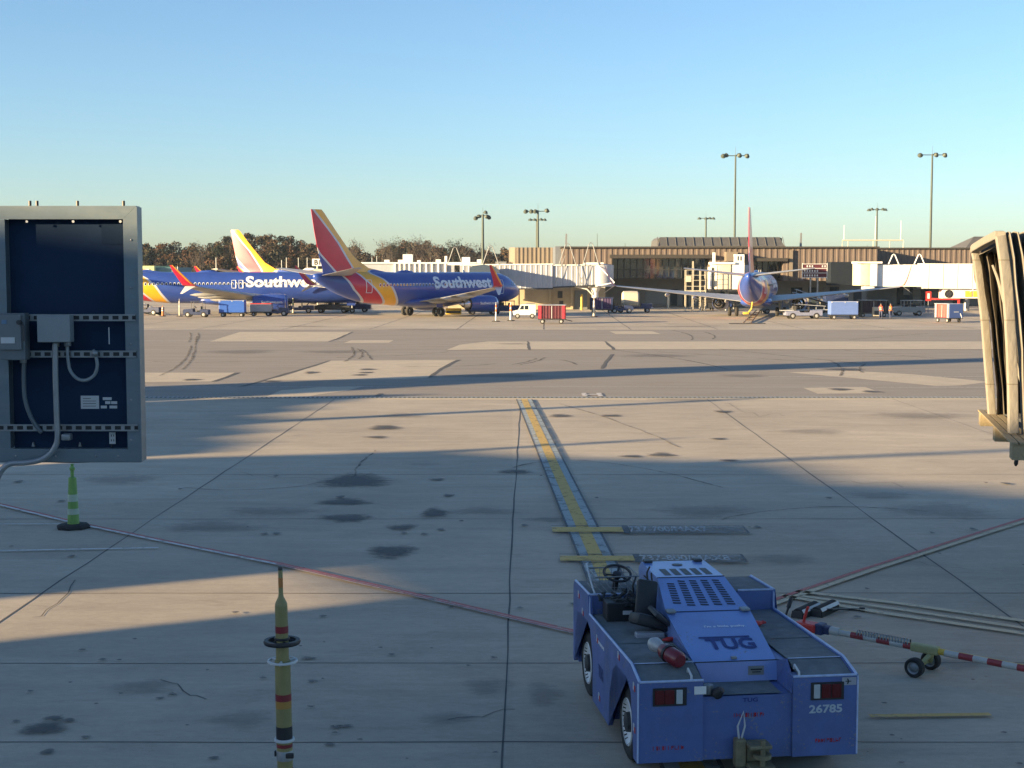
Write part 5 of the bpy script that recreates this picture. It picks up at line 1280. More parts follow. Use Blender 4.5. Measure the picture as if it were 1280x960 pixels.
# ------------------------------------------------------------------ banded pole in the near foreground
def bp_(x, y, Y=10.): return AT(x, y, Y)
def zz_(y, Y=10.): return AT(353, y, Y).z
p0 = AT(350.3, 709, 10.); p1 = AT(356.5, 962, 10.); axd = (p1-p0).normalized(); foot = p0 + axd*((p0.z)/-axd.z)
BP = thing('banded_pole', 'yellow pole with red and black bands and ring collars standing in the foreground', 'pole', (foot.x, foot.y, 0))
def at(y): z = zz_(y); t = (p0.z - z)/-axd.z; return p0 + axd*t - foot_
foot_ = Vector((foot.x, foot.y, 0))
oy = mat('olive_yellow_paint', (.25,.215,.085), .5, var=.15, scale=14, dirt=.45, dirtcol=(.13,.11,.05), aniso=(1,1,.4)); k_ = 10/F
def seg(ys_r, name, m, parent=BP):
    mb = MB(); n = 20; rings = []
    for y, r in ys_r:
        c = at(y); rings.append([(c.x + r*k_*math.cos(a), c.y + r*k_*math.sin(a), c.z) for a in [2*math.pi*i/n for i in range(n)]])
    mb.loft(rings); return mb.build(name, m, parent, True, 40)
seg([(710,2.2),(713,2.9),(742,2.9),(746,3.6),(753,7.2),(757,8),(757.5,8),(824,8.3),(825,10),(938,10.2),(1000,9.6)], 'shaft', oy)
mb = MB(); c = at(962); mb.cyl(c, (0,0,0), 9.6*k_, 9.8*k_, 20); mb.build('lower_shaft', oy, BP, True)
seg([(708,2.4),(709.5,3),(712.5,3)], 'tip_cap', M['darkmetal'])
seg([(722,3.0),(734,3.0)], 'orange_band', M['orange']).data.materials[0] = mat('faded_orange_band', (.40,.16,.04), .5)
for a, b, r, m_, nm in ((782,790.5,8.35,'red','red_band'),(866.5,875,10.3,'red','red_band'),(907,922.5,10.5,'black','black_band'),(928.5,933,10.3,'red','red_band'),(953.5,962,10.0,'red','red_band'),(875.2,884,10.22,'orange','orange_band')):
    seg([(a,r),(b,r)], nm, mat('dark_red_band', (.20,.02,.025), .5, var=.15) if m_ == 'red' else (mat('ochre_band', (.36,.19,.04), .5) if m_ == 'orange' else M['black']))
def ringobj(y, R_, r_, m_, nm, spokes=0, flat=1.0, wide=0):
    c = at(y); mb = MB()
    mb.lathe([(R_*k_-wide*k_,-r_*k_*flat),(R_*k_+.0,-r_*k_*flat),(R_*k_+r_*.4*k_,0),(R_*k_,r_*k_*flat),(R_*k_-wide*k_,r_*k_*flat)], c, (0,0,1), 36, closed=True)
    for i in range(spokes):
        a = 2*math.pi*i/spokes + .5; mb.tube([c + Vector((7*k_*math.cos(a), 7*k_*math.sin(a), 0)), c + Vector((R_*k_*math.cos(a), R_*k_*math.sin(a), 0))], 2.0*k_, 6)
    return mb.build(nm, m_, BP, True, 50)
ringobj(802, 22.5, 2.6, M['black'], 'handwheel', 4, 1, 5)
ringobj(798, 9.5, 1.6, M['black'], 'wheel_hub', 0, 1, 2)
ringobj(826, 19, 1.3, M['refl'], 'ring_collar', 3, 1, 2.4)
ringobj(924, 12.5, 1.8, M['refl'], 'ring_collar', 0, 1, 3)
seg([(934,8),(938,10.8),(949,10.8),(950,9)], 'clamp', M['steel'])
c = at(941); mb = MB(); mb.bbox(c.x+3*k_, c.x+13*k_, c.y-13*k_, c.y-7*k_, c.z-3.5*k_, c.z+2.5*k_, 1*k_); mb.bbox(c.x-13*k_, c.x-10.5*k_, c.y-3*k_, c.y+2*k_, c.z-4*k_, c.z+3*k_, .5*k_); mb.build('clamp_box', M['black'], BP)

# ------------------------------------------------------------------ striped lane cone and delineators
def delineator(x, y, htop, label, col, bandc, w=.11, cat='cone', name='traffic_cone', base_r=.36):
    p = G(x, y); h = CAMZ + (338.5-htop)*p.y/F
    t = thing(name, label, cat, (p.x, p.y, 0), 0, 'slim marker posts on the apron' if name != 'traffic_cone' else None)
    mb = MB().lathe([(0,0),(base_r,0),(base_r,.05),(base_r*.85,.09),(w*1.3,.10),(0,.10)], (0,0,0), n=8 if name == 'traffic_cone' else 12); mb.build('base', M['rubber'], t, False)
    r = lambda z: w - (w*.42)*(z/h)
    mb = MB().lathe([(r(.1),.1),(r(h*.86),h*.86),(r(h)*.5,h*.88),(r(h)*.5,h*.97),(0,h)], (0,0,0), n=18); body = mb.build('body', col, t, True, 40)
    for (a, b) in ((.24,.34),(.46,.58)) if name == 'traffic_cone' else ((.5,.62),(.72,.84)):
        mb = MB().lathe([(r(a*h)+.004,a*h),(r(b*h)+.004,b*h)], (0,0,0), n=18); mb.build('band', bandc if name != 'traffic_cone' else (bpy.data.materials.get('pale_green_band') or mat('pale_green_band', (.38,.46,.36), .5, dirt=.3)), t, True)
    return t
cone = delineator(92, 660, 588, 'lime green cone with pale bands on a black base at the red and white line', M['green'], M['refl'], .13)
# ridges
mb = MB(); hh = CAMZ + (338.5-588)*G(92,660).y/F
mb.lathe([(0,hh-.02),(.05,hh-.02),(.06,hh+.03),(.03,hh+.08),(.04,hh+.12),(0,hh+.13)], (0,0,0), n=12); mb.build('grip', M['green'], cone, True)
delineator(203.5, 395.5, 382, 'orange and white marker post left of the dark baggage tug', M['orange'], M['refl'], .16, 'marker post', 'marker_post', .4)
delineator(224.5, 395.5, 373, 'slim yellow-white marker post left of the dark baggage tug', M['cream'], M['refl'], .10, 'marker post', 'marker_post', .4)
delineator(350.5, 391.5, 371, 'white marker post right of the silver cart', M['refl'], M['refl'], .10, 'marker post', 'marker_post', .4)
delineator(366.5, 392, 370, 'lime marker post before the belt loader at the left aircraft nose', M['cream'], M['green'], .13, 'marker post', 'marker_post', .4)
delineator(620, 402, 377, 'white marker post before the engine of the middle aircraft', M['refl'], M['orange'], .10, 'marker post', 'marker_post', .45)
delineator(638.5, 401, 377, 'orange-footed marker post left of the small white service truck', M['refl'], M['orange'], .15, 'marker post', 'marker_post', .45)
delineator(742.5, 396, 372, 'cream marker post below the silver bridge column', M['cream'], M['refl'], .16, 'marker post', 'marker_post', .45)
# ------------------------------------------------------------------ electrical cabinet frame, upper left (plane Y = 11 m)
YB_ = 11.0
def bq(x, y, dy=0.): v = AT(x, y, YB_); return (v.x, YB_+dy, v.z)
galv = mat('brushed_galvanised_sheet', (.155,.20,.225), .45, .45, var=.12, scale=4, bump=.03, dirt=.3, dirtcol=(.22,.22,.2), aniso=(1,1,3))
panel = mat('shade_dark_panel', (.020,.036,.070), .95, var=.2, scale=2.5, spec=.02)  # near-black navy stands in for shade inside the cabinet
gbox = mat('grey_enclosure', (.22,.25,.26), .45, var=.08, scale=4, dirt=.2)
BX = thing('cabinet', 'open galvanised electrical cabinet with shade-darkened back panel hanging at the upper left', 'cabinet', (0,0,0))
xr = bq(172,400)[0]; zt = bq(170,258.5)[2]; zb = bq(170,577)[2]; xr_in = bq(156,400)[0]; zt_in = bq(150,274)[2]; zb_in = bq(150,561)[2]; xl_in = bq(9,400)[0]; XL = -4.35
mb = MB(); y0 = YB_
def fr(mb, a, b, c, d, y=YB_, th=.012): mb.add([(p[0], y, p[1]) for p in (a,b,c,d)] + [(p[0], y+th, p[1]) for p in (a,b,c,d)], [(0,1,2,3),(7,6,5,4),(0,4,5,1),(1,5,6,2),(2,6,7,3),(3,7,4,0)])
g = .0015
fr(mb, (XL,zt),(xr,zt),(xr_in,zt_in),(XL,zt_in)); fr(mb, (xr-g,zt-2*g),(xr-g,zb+2*g),(xr_in+g,zb_in),(xr_in+g,zt_in)); fr(mb, (xr,zb),(XL,zb),(XL,zb_in),(xr_in,zb_in))
fr(mb, (xl_in,zt_in-g),(xl_in,zb_in+g),(XL,zb_in+g),(XL,zt_in-g))
mb.build('face_flange', galv, BX)
mb = MB(); D_ = .13
mb.box(xr+.001, xr+.014, YB_-.01, YB_+D_, zb, zt); mb.box(XL, xr, YB_+.013, YB_+D_, zt-.004, zt+.008); mb.box(XL, xr, YB_+.013, YB_+D_, zb-.008, zb+.004)
mb.box(xr_in+.002, xr_in+.006, YB_+.013, YB_+.12, zb_in, zt_in); mb.box(xl_in-.006, xl_in-.002, YB_+.013, YB_+.12, zb_in, zt_in)
mb.box(xl_in, xr_in, YB_+.013, YB_+.12, zt_in+.002, zt_in+.006); mb.box(xl_in, xr_in, YB_+.013, YB_+.12, zb_in-.006, zb_in-.002)
mb.build('outer_shell', galv, BX)
mb = MB(); mb.box(xl_in-.004, xr_in+.004, YB_+.10, YB_+.12, zb_in-.004, zt_in+.004); mb.build('back_panel', panel, BX)
mb = MB(); mb.box(*(sorted((bq(116,0)[0], bq(154,0)[0]))), YB_+.094, YB_+.0995, bq(0,305)[2], bq(0,276)[2]); mb.build('panel_patch', mat('darker_panel_patch', (.017,.031,.06), .95, spec=.02), BX)
for i, yy in enumerate((397, 442.5, 534.5)):
    z = bq(0, yy)[2]; hh = .026; mb = MB(); yA = YB_-.012
    mb.box(XL, xr_in+.085 if i < 2 else xr_in+.09, yA-.002, yA, z-hh, z-hh*.55); mb.box(XL, xr_in+.085, yA-.002, yA, z+hh*.55, z+hh)
    mb.box(XL, xr_in+.085, yA, yA+.012, z+hh*.9, z+hh); mb.box(XL, xr_in+.085, yA, yA+.012, z-hh, z-hh*.9)
    x = XL
    while x < xr_in+.06: mb.box(x, x+.028, yA-.002, yA, z-hh*.55, z+hh*.55); x += .075
    mb.build('strut_channel', M['steel'], BX)
    mb = MB(); mb.box(XL, xr_in+.085, yA+.010, yA+.011, z-hh*.9, z+hh*.9); mb.build('channel_shadow_gap', M['black'], BX)
def ebox(x0, x1, y0, y1, d, nm, m=None, off=.0):
    a = bq(x0, y1); b = bq(x1, y0); mb = MB(); mb.bbox(a[0], b[0], YB_-.02-d, YB_-.016, a[2], b[2], .006); return mb.build(nm, m or gbox, BX)
ebox(6, 37.5, 391, 449, .11, 'disconnect_switch', mat('dark_grey_enclosure', (.12,.14,.15), .45, var=.1)); 
ebox(53, 93, 393.5, 427, .10, 'junction_box')
mb = MB(); a = bq(9,436); b = bq(34,393); mb.bbox(a[0], b[0], YB_-.150, YB_-.131, a[2], b[2], .004); mb.build('switch_cover', mat('dark_grey_cover', (.15,.17,.18), .45), BX)
def sticker(x0, x1, y0, y1, yoff, m_=M['refl'], nm='sticker'):
    a = bq(x0, y1); b = bq(x1, y0); mb = MB(); mb.box(a[0], b[0], YB_+yoff-.002, YB_+yoff, a[2], b[2]); return mb.build(nm, m_, BX)
pale = mat('pale_sticker', (.50,.52,.52), .6)
sticker(11, 17, 399, 404, -.1525, mat('blue_sticker', (.12,.2,.3), .5)); sticker(10, 27, 420.5, 428, -.1525, pale)
mb = MB(); p = bq(33,402); mb.lathe([(0,0),(.018,0),(.018,-.03),(0,-.03)], (p[0], YB_-.15, p[2]), (0,1,0), 12); mb.tube([(p[0]+.02,YB_-.16,p[2]),(p[0]+.035,YB_-.17,p[2]-.03),(p[0]+.035,YB_-.17,p[2]-.14)], .008, 6); mb.build('switch_handle', M['darkmetal'], BX, True)
sticker(96.5, 119, 496, 512.5, .0995, pale)
for q in ((124,135,498,501.5),(127,133.5,503,506.5),(134.5,142,503,506.5),(121.5,129,508.5,512),(132.5,142,508.5,512)): sticker(*q, .0995, pale)
sticker(133, 140.5, 542, 556.5, .085, pale, 'outlet_plate'); mb = MB()
for yy in (546, 552): 
    for xx in (135, 138): a = bq(xx, yy); mb.box(a[0], a[0]+.006, YB_+.0815, YB_+.0829, a[2]-.008, a[2]+.008)
for q in range(4): a = bq(99, 499.5+q*3.2); mb.box(a[0], a[0]+(.10 if q else .06), YB_+.0965, YB_+.0974, a[2]-.002, a[2]+.002)
mb.build('print', M['black'], BX)
mb = MB()
for xx in (33, 91, 150): p = bq(xx, 275.5); mb.lathe([(0,0),(.010,0),(.010,-.006),(0,-.006)], (p[0], YB_+.0125, p[2]-.008), (0,1,0), 10)
mb.build('bolt', M['refl'], BX)  # pale white colour stands in for glints on the bolts
mb = MB()
for xx in (32, 41, 92, 150): p = bq(xx, 257); mb.cyl((p[0], YB_+.1, zt), (p[0], YB_+.1, zt+.05), .012, n=8)
mb.build('hanger_stud', M['black'], BX)
mb = MB()
for xx in (37, 96): p = bq(xx, 558); mb.prism([(p[0]-.012,p[2]-.012),(p[0]+.012,p[2]-.012),(p[0]+.004,p[2]+.022),(p[0]-.004,p[2]+.022)], 'y', YB_+.08, YB_+.0995)
mb.build('bracket', M['steel'], BX)
def pipe(pts, r, nm, m_, yo=-.05):
    P_ = [Vector((bq(x, y)[0], YB_+yo, bq(x, y)[2])) for x, y in pts]; out = []
    for i in range(len(P_)-1):      # catmull-rom
        p0 = P_[max(i-1,0)]; p1 = P_[i]; p2 = P_[i+1]; p3 = P_[min(i+2, len(P_)-1)]
        for k in range(8):
            t = k/8; out.append(.5*((2*p1)+(p2-p0)*t+(2*p0-5*p1+4*p2-p3)*t*t+(3*p1-p0-3*p2+p3)*t**3))
    out.append(P_[-1]); mb = MB().tube(out, r, 10); return mb.build(nm, m_, BX, True)
pipe([(72.5,430),(73,470),(74.5,520),(75.5,545),(73,556),(66,566),(54,573.5),(35,577),(18,578),(8,584),(1,596),(-6,620),(-14,700)], .022, 'conduit', mat('grey_conduit', (.27,.29,.30), .45, .4, var=.1, scale=8), -.07)
pipe([(86,428),(87,448),(90,463),(99,473),(110,474.5),(120,468),(123.5,456),(121,443),(118,437)], .013, 'flexible_loop', gbox, -.04)
pipe([(32,450),(31.5,470),(33,498),(40,520),(50,536),(54,540)], .017, 'flexible_conduit', mat('dark_flex', (.10,.12,.13), .5), -.03)
pipe([(-20,572),(30,577),(90,579),(125,576),(136,566),(137,557)], .006, 'cable', M['black'], .06)
pipe([(137,409),(137.5,430)], .004, 'cable', M['refl'], -.02)
mb = MB()
for (x, y) in ((72.5,430),(87,429),(121,441),(32,450)): p = bq(x, y); mb.cyl((p[0], YB_-.05, p[2]+.02), (p[0], YB_-.05, p[2]-.02), .026, n=12)
mb.bbox(bq(68,0)[0], bq(79,0)[0], YB_-.10, YB_-.02, bq(0,549)[2], bq(0,541)[2], .008)
mb.build('fitting', M['steel'], BX, True)
# post that carries the cabinet, just outside the picture
t = thing('support_post', 'galvanised post carrying the cabinet just beyond the left picture edge', 'post', (-4.6, 11.1, 0))
mb = MB(); mb.box(-.12,.12,-.12,.12,.012,zt+.3); mb.build('shaft', galv, t); mb = MB(); mb.box(.125,.30,-.05,.05,zt-.3,zt-.2); mb.box(.125,.30,-.05,.05,zb+.2,zb+.3); mb.build('bracket', M['steel'], t); mb = MB(); mb.box(-.3,.3,-.3,.3,0.004,.03); mb.build('base_plate', M['steel'], t)
pipe([(-8,712),(-3,690),(.5,672),(.8,650),(-.5,628),(-6,612)], .010, 'cable', M['refl'], -.3)
mb = MB()
for x, y in ((164,300),(164,360),(164,430),(164,500),(164,550),(120,570),(70,570),(20,570),(148,570)):
    p = bq(x, y); mb.lathe([(0,-.004),(.007,-.003),(.009,0)], (p[0], YB_-.001, p[2]), (0,1,0), 10)
mb.build('rivet', M['steel'], BX, True)
# ------------------------------------------------------------------ bridge canopy at the right edge
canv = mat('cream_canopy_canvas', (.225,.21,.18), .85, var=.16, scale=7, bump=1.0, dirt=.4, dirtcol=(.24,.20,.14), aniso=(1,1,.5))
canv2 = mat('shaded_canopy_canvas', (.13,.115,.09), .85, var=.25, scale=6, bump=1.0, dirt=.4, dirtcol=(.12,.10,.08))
CN = thing('bridge_canopy', 'cream folding canopy of a passenger bridge cab at the right picture edge', 'canopy', (0,0,0))
ZF = 2.95
# arch path: far post (Y 26.4) over the top to the near post (Y 23.0)
far = [G(1239,516,ZF)]; near = [G(1267,540,ZF)]
def pathpts(dx, spread=0., drop=0.):
    """arch of the canopy mouth: up the far post, across, down the near post"""
    YF, YN = 26.4+spread, 23.0-spread
    P_ = []
    for (x, y) in ((1240,520),(1237,480),(1234,440),(1231,400),(1226,360),(1221,325),(1218.5,312)):
        v = AT(x, y, YF); P_.append(Vector((v.x+dx, YF, v.z-drop)))
    for (x, y) in ((1251,293),):
        a = P_[-1]; v = AT(1250.5, 294.5, YN); b = Vector((v.x+dx, YN, v.z-drop))
        P_ += [a.lerp(b, .05)+Vector((0,0,.02)), a.lerp(b,.5)+Vector((0,0,.03)), a.lerp(b,.95)+Vector((0,0,.02)), b]
    for (x, y) in ((1255,325),(1259,360),(1262,400),(1264,440),(1265.5,480),(1266.5,541)):
        v = AT(x, y, YN); P_.append(Vector((v.x+dx, YN, v.z-drop)))
    return P_
def padded(pts, w, t_):
    """padded bar of rectangular-round section following the path"""
    mb = MB(); rings = []
    for i, p in enumerate(pts):
        d = (pts[min(i+1,len(pts)-1)] - pts[max(i-1,0)]).normalized(); a = Vector((1,0,0)); a = (a - d*a.dot(d)).normalized(); b = d.cross(a)
        rings.append([p + a*(w*abs(math.cos(q))**.3*(1 if math.cos(q) > 0 else -1)) + b*(t_*abs(math.sin(q))**.3*(1 if math.sin(q) > 0 else -1)) for q in [2*math.pi*k/14 for k in range(14)]])
    return mb.loft(rings)
P0 = pathpts(0)
fa, tp, ne = P0[:7], P0[6:11], P0[10:]
padded(fa, .07, .05).build('far_post_pad', canv, CN, True, 30)
padded(tp, .08, .07).build('head_pad', canv, CN, True, 30)
padded(ne, .08, .05).build('near_post_pad', canv, CN, True, 30)
for idx, (pp, z_) in enumerate(((ne, 3), (ne, 5), (ne, 1), (fa, 1), (fa, 5), (fa,3))):
    c = pp[z_]; mb = padded([c+Vector((0,0,-.006)), c+Vector((0,0,.006))], .084, .056); mb.build('pad_seam', mat('seam', (.12,.10,.07), .8) if idx == 0 else bpy.data.materials['seam'], CN, True)
# bellows: alternating folds going back to the cab
NF = 18; rings = []
for j in range(NF*2+1):
    dx = .10 + j*.06; out = .10 if j % 2 else -.16
    pts = pathpts(dx, out, -(.05 if j % 2 else -.10)); mm = len(pts)
    # lean more at the top, sag and wander a little
    random.seed(30+j)
    for i, p in enumerate(pts):
        p.y += random.uniform(-.035,.035); p.x += random.uniform(-.02,.02)*(1) + (0.05*math.sin(i*.9+j))*.4
    rings.append(pts)
mb = MB(); 
for j in range(len(rings)-1):
    n = len(rings[j]); o = len(mb.v)
    mb.add([tuple(p) for p in rings[j]] + [tuple(p) for p in rings[j+1]], [(i, i+1, n+i+1, n+i) for i in range(n-1)])
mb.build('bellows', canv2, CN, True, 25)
mb = MB()
for j in range(1, len(rings), 2): mb.tube(rings[j], .014, 5)
mb.build('fold_binding', canv, CN, True)
rs = random.Random(4)
for j in (1, 5):
    mb = MB(); pts = [Vector((P0[6].x+.16+j*.07, 26.1-.04*j, P0[6].z-.28)), Vector((P0[0].x+.10+j*.09, 26.0-.12*j, 4.4)), Vector((P0[0].x+.14+j*.08, 25.6-.3*j, ZF))]
    out = []
    for k in range(13):
        t_ = k/12; out.append(pts[0]*(1-t_)**2 + pts[1]*2*t_*(1-t_) + pts[2]*t_*t_ + Vector((.02*math.sin(k*1.3), .04*math.sin(k*1.1+j), 0)))
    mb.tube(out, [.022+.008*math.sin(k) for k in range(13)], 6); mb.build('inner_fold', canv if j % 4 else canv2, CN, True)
# cab behind the bellows (outside the picture)
mb = MB(); xb = P0[0].x + 2.35; mb.box(xb, xb+3.5, 22.6, 26.8, ZF-.3, 6.15); mb.build('cab', M['cream'], CN)
mb = MB(); mb.box(P0[0].x+.15, xb, 23.2, 26.2, ZF-.28, ZF-.06); mb.build('floor', mat('dark_floor_mat', (.05,.055,.06), .8), CN)
# wooden bumper
wood = mat('weathered_wood', (.30,.24,.14), .8, var=.2, scale=6, bump=.3, dirt=.3, dirtcol=(.2,.15,.08), aniso=(4,.6,4))
a = G(1224,512,ZF-.06); b = G(1262,549,ZF-.06)
dv = Vector((b.x-a.x, b.y-a.y, 0)); Lw = dv.length; dv.normalize(); nv = Vector((dv.y*-1, dv.x, 0)); nv = nv if nv.x > 0 else -nv
MM = frame((a.x, a.y, ZF-.06), dv, nv)
BPn = bpy.data.objects.new('bumper', None)
mb = MB().tf(MM)
zs = 1 if (dv.cross(nv)).z > 0 else -1
mb.box(-.25, Lw+.25, .0, .10, -.02*zs, -.05*zs); mb.box(-.25, Lw+.25, .24, .36, -.02*zs, -.05*zs); mb.box(-.25, Lw+.25, .12, .22, -.02*zs, -.05*zs)
for q in (-.25, (Lw-.35)/2, Lw-.15): mb.box(q, q+.36, .02, .34, -.055*zs, -.30*zs)
mb.build('wooden_bumper', wood, CN)
# dangling cables
t = thing('hanging_cable', 'thin black cable with a plug dangling below the canopy floor', 'cable')
p = AT(1271, 538, 23.2); q = AT(1271, 572, 23.2)
mb = MB().tube([p, p.lerp(q,.5)+Vector((.01,0,0)), q], .010, 6); mb.tube([p+Vector((.03,0,0)), AT(1275.5,556,23.2), AT(1274,566,23.2)], .008, 6); mb.build('cord', M['black'], t, True)
mb = MB().lathe([(0,0),(.03,0),(.035,-.10),(.015,-.14),(0,-.14)], q, (.1,0,1), 10); mb.build('plug', M['black'], t, True)

# ------------------------------------------------------------------ ground vehicles (local: x forward)
def wheels(t, xs, y, r, w=.16, hub=True, m=None):
    for x in xs:
        for sy in (-y, y):
            mb = MB().lathe([(r*.55,-w/2),(r*.9,-w/2),(r,-w*.3),(r,w*.3),(r*.9,w/2),(r*.55,w/2)], (x, sy, r), (0,1,0), 18); wh = mb.build('wheel', M['rubber'], t, True)
            if hub: MB().lathe([(r*.56,w*.4*(1 if sy > 0 else -1)),(r*.3,w*.5*(1 if sy > 0 else -1)),(0,w*.5*(1 if sy > 0 else -1))], (x, sy, r), (0,1,0), 14).build('rim', m or M['hub'], wh, True)
def baggage_tug(label, p, rz, m, roof=True, group='baggage tugs'):
    t = thing('baggage_tug', label, 'baggage tug', (p[0], p[1], 0), rz, group)
    mb = MB(); mb.prism([(-1.5,.35),(1.45,.35),(1.5,.75),(1.4,.95),(.35,1.05),(.3,.65),(-.5,.62),(-.55,.95),(-1.5,.9)], 'y', -.62, .62); mb.build('body', m, t)
    mb = MB(); mb.bbox(-.55,-.1,-.5,.5,.65,.8,.04); mb.bbox(-.68,-.55,-.5,.5,.8,1.3,.04); mb.build('seat', M['black'], t)
    mb = MB(); mb.cyl((.3,.2,.9),(.1,.2,1.2),.03); mb.lathe([(.16,-.02),(.19,0),(.16,.02)], (.08,.2,1.22), (-.6,0,.8), 16); mb.build('steering_wheel', M['black'], t)
    if roof:
        mb = MB(); mb.bbox(-.95,.6,-.62,.62,1.86,1.94,.02); mb.build('canopy', m, t); mb = MB()
        for x in (-.9,.5):
            for y in (-.58,.58): mb.cyl((x,y,.9),(x*.95,y,1.87),.035,n=6)
        mb.build('canopy_post', M['darkmetal'], t)
    mb = MB(); 
    for y in (-.42,.42): mb.lathe([(0,0),(.1,0),(.1,.03),(0,.03)], (1.46,y,.62), (1,0,0), 10)
    mb.build('headlight', M['refl'], t); wheels(t, (-.95,.95), .56, .33); return t
def cart(label, p, rz, body, L=3.1, W=1.6, H=1.85, closed=True, curtain=None, roofm=None, trim=None, group='baggage carts'):
    t = thing('baggage_cart', label, 'baggage cart', (p[0], p[1], 0), rz, group)
    mb = MB(); mb.box(-L/2, L/2, -W/2, W/2, .42, .52); mb.tube([(L/2,0,.42),(L/2+.7,0,.25)], .04); mb.build('chassis', M['darkmetal'], t)
    if closed:
        mb = MB(); mb.bbox(-L/2+.02, L/2-.02, -W/2+.02, W/2-.02, .53, H, .06); mb.build('box', body, t)
        mb = MB()
        for x in (-L/2+.12, 0, L/2-.22): mb.box(x, x+.1, -W/2-.01, -W/2+.015, H-.16, H-.06)
        mb.box(-L/2+.04, L/2-.04, -W/2-.005, -W/2+.012, H-.05, H-.02); mb.build('latch', M['refl'], t)
    else:
        mb = MB()
        for x in (-L/2+.05, L/2-.05):
            for y in (-W/2+.05, W/2-.05): mb.box(x-.05, x+.05, y-.05, y+.05, .53, H)
        for x in ((-L/2+.0), (L/2-.35)): mb.box(x, x+.35, -W/2, -W/2+.05, .53, H-.05); mb.box(x, x+.35, W/2-.05, W/2, .53, H-.05)
        mb.build('frame', trim or M['red'], t)
        mb = MB()
        n = 22
        for y in (-W/2+.08, W/2-.08):
            vs = []; 
            for i in range(n+1): vs.append((-L/2+.36+(L-.72)*i/n, y+.025*math.sin(i*1.9), .56))
            for i in range(n+1): vs.append((-L/2+.36+(L-.72)*i/n, y+.025*math.sin(i*1.9), H-.08))
            mb.add(vs, [(i, i+1, n+2+i, n+1+i) for i in range(n)])
        mb.build('curtain', curtain or M['maroon'], t)
        mb = MB(); mb.box(-.03,.03,-W/2+.03,-W/2+.06,.56,H-.1); mb.build('strap', M['refl'], t)
        mb = MB(); mb.bbox(-L/2-.03, L/2+.03, -W/2-.03, W/2+.03, H-.04, H+.03, .02); mb.build('roof', roofm or M['silver'], t)
    wheels(t, (-L/2+.45, L/2-.45), W/2-.15, .24, .14); return t
def belt_loader(label, p, rz, m, beltang=.16, L=6.5, group='belt loaders'):
    t = thing('belt_loader', label, 'belt loader', (p[0], p[1], 0), rz, group)
    mb = MB(); mb.prism([(-2.1,.4),(2.0,.4),(2.05,.85),(1.2,.95),(.6,.95),(.5,.75),(-.6,.75),(-.7,1.0),(-2.1,1.0)], 'y', -.85, .85); mb.build('chassis', m, t)
    mb = MB(); mb.bbox(-.5,-.1,.25,.8,.75,.95,.04); mb.bbox(-.62,-.5,.25,.8,.9,1.4,.04); mb.build('seat', M['black'], t)
    z0, z1 = .95, .95 + beltang*L
    mb = MB(); skewbox(mb, -L*.55, L*.45, -.75, -.15, z1, z0-.2, z1+.16, z0-.04); mb.build('conveyor', M['black'], t)
    mb = MB(); 
    for y in (-.8,-.1): mb.tube([(-L*.55,y,z1+.18),(L*.45,y,z0)], .05, 6); mb.tube([(-L*.5,y,z1+.6),(L*.2,y,z0+.75)], .03, 6)
    for k in range(5): x = -L*.5+k*L*.17; z = z1+.18-(z1+.18-z0)*(x+L*.55)/L; mb.tube([(x,-.8,z),(x,-.8,z+.45)], .025, 5)
    mb.build('side_rail', M['refl'], t)
    mb = MB(); mb.box(.9,1.0,-.8,.8,.95,1.5); mb.tube([(-1.2,-.5,1.0),(-2.2,-.5,z1*.93)], .06); mb.build('lift_frame', M['darkmetal'], t)
    wheels(t, (-1.4,1.35), .78, .36, .2); return t
g = lambda x, y: G(x, y)
baggage_tug('dark blue canopied baggage tug at the left, near the green-white marker post', g(246,396.5), RAD(178), M['navy'])
cart('bright blue closed baggage cart before the left aircraft engine', g(291,396), RAD(2), mat('bright_blue_cart', (.03,.11,.45), .45, var=.05), H=2.0)
t = cart('silver low baggage cart with red lid behind the bright blue one', g(327,395), RAD(2), M['silver'], L=2.7, H=1.45); mb = MB(); mb.bbox(-1.3,1.3,-.75,.75,1.46,1.56,.03); mb.build('lid', M['red'], t)
baggage_tug('dark low tug coupled to the silver cart with the red lid', g(346,395), 0, M['navy'], roof=False)
cart('red framed cart with maroon curtains in front of the silver bridge', g(690,404.5), RAD(-4), M['red'], L=2.85, W=1.7, H=1.95, closed=False, trim=mat('faded_red_frame', (.34,.03,.05), .5))
cart('pale blue closed baggage cart right of the grey belt loader', g(1053.5,399), RAD(0), mat('pale_blue_cart', (.10,.17,.42), .5, var=.06), L=3.2, H=2.05)
t = cart('blue fronted cart with red side curtain standing alone near the canopy', g(1185.5,403), RAD(-72), M['red'], L=2.6, W=1.75, H=2.0, closed=False, curtain=M['red'], roofm=M['silver'], trim=M['silver'])
mb = MB(); mb.bbox(1.27,1.36,-.86,.86,.5,1.98,.04); mb.build('front_panel', mat('grey_blue_curtain', (.06,.11,.30), .6, var=.1), t)
mb = MB(); mb.box(1.365,1.37,-.3,.3,1.1,1.2); mb.tube([(1.37,.5,1.0),(1.6,.55,.5)], .03); mb.build('draw_handle', M['refl'], t)
cart('dark cart with purple curtains left of the parked tank cart', g(752,391.5), RAD(0), M['navy'], L=3.0, H=2.0, closed=False, curtain=mat('purple_curtain', (.05,.03,.09), .8), trim=M['navy'], roofm=M['navy'])
baggage_tug('dark blue tug in shade right of the purple curtained cart', g(777,391.5), 0, M['navy'], roof=False)
t = thing('tank_cart', 'cream domed tank cart on a dark trailer before the terminal doors', 'tank cart', (g(797,392)[0]-.3, 190, 0))
mb = MB().lathe([(0,-1.15),(.9,-1.1),(1.12,-.9),(1.15,0),(1.12,.9),(.9,1.1),(0,1.15)], (-.3,0,1.72), (1,0,0), 22); mb.build('tank', M['cream'], t, True)
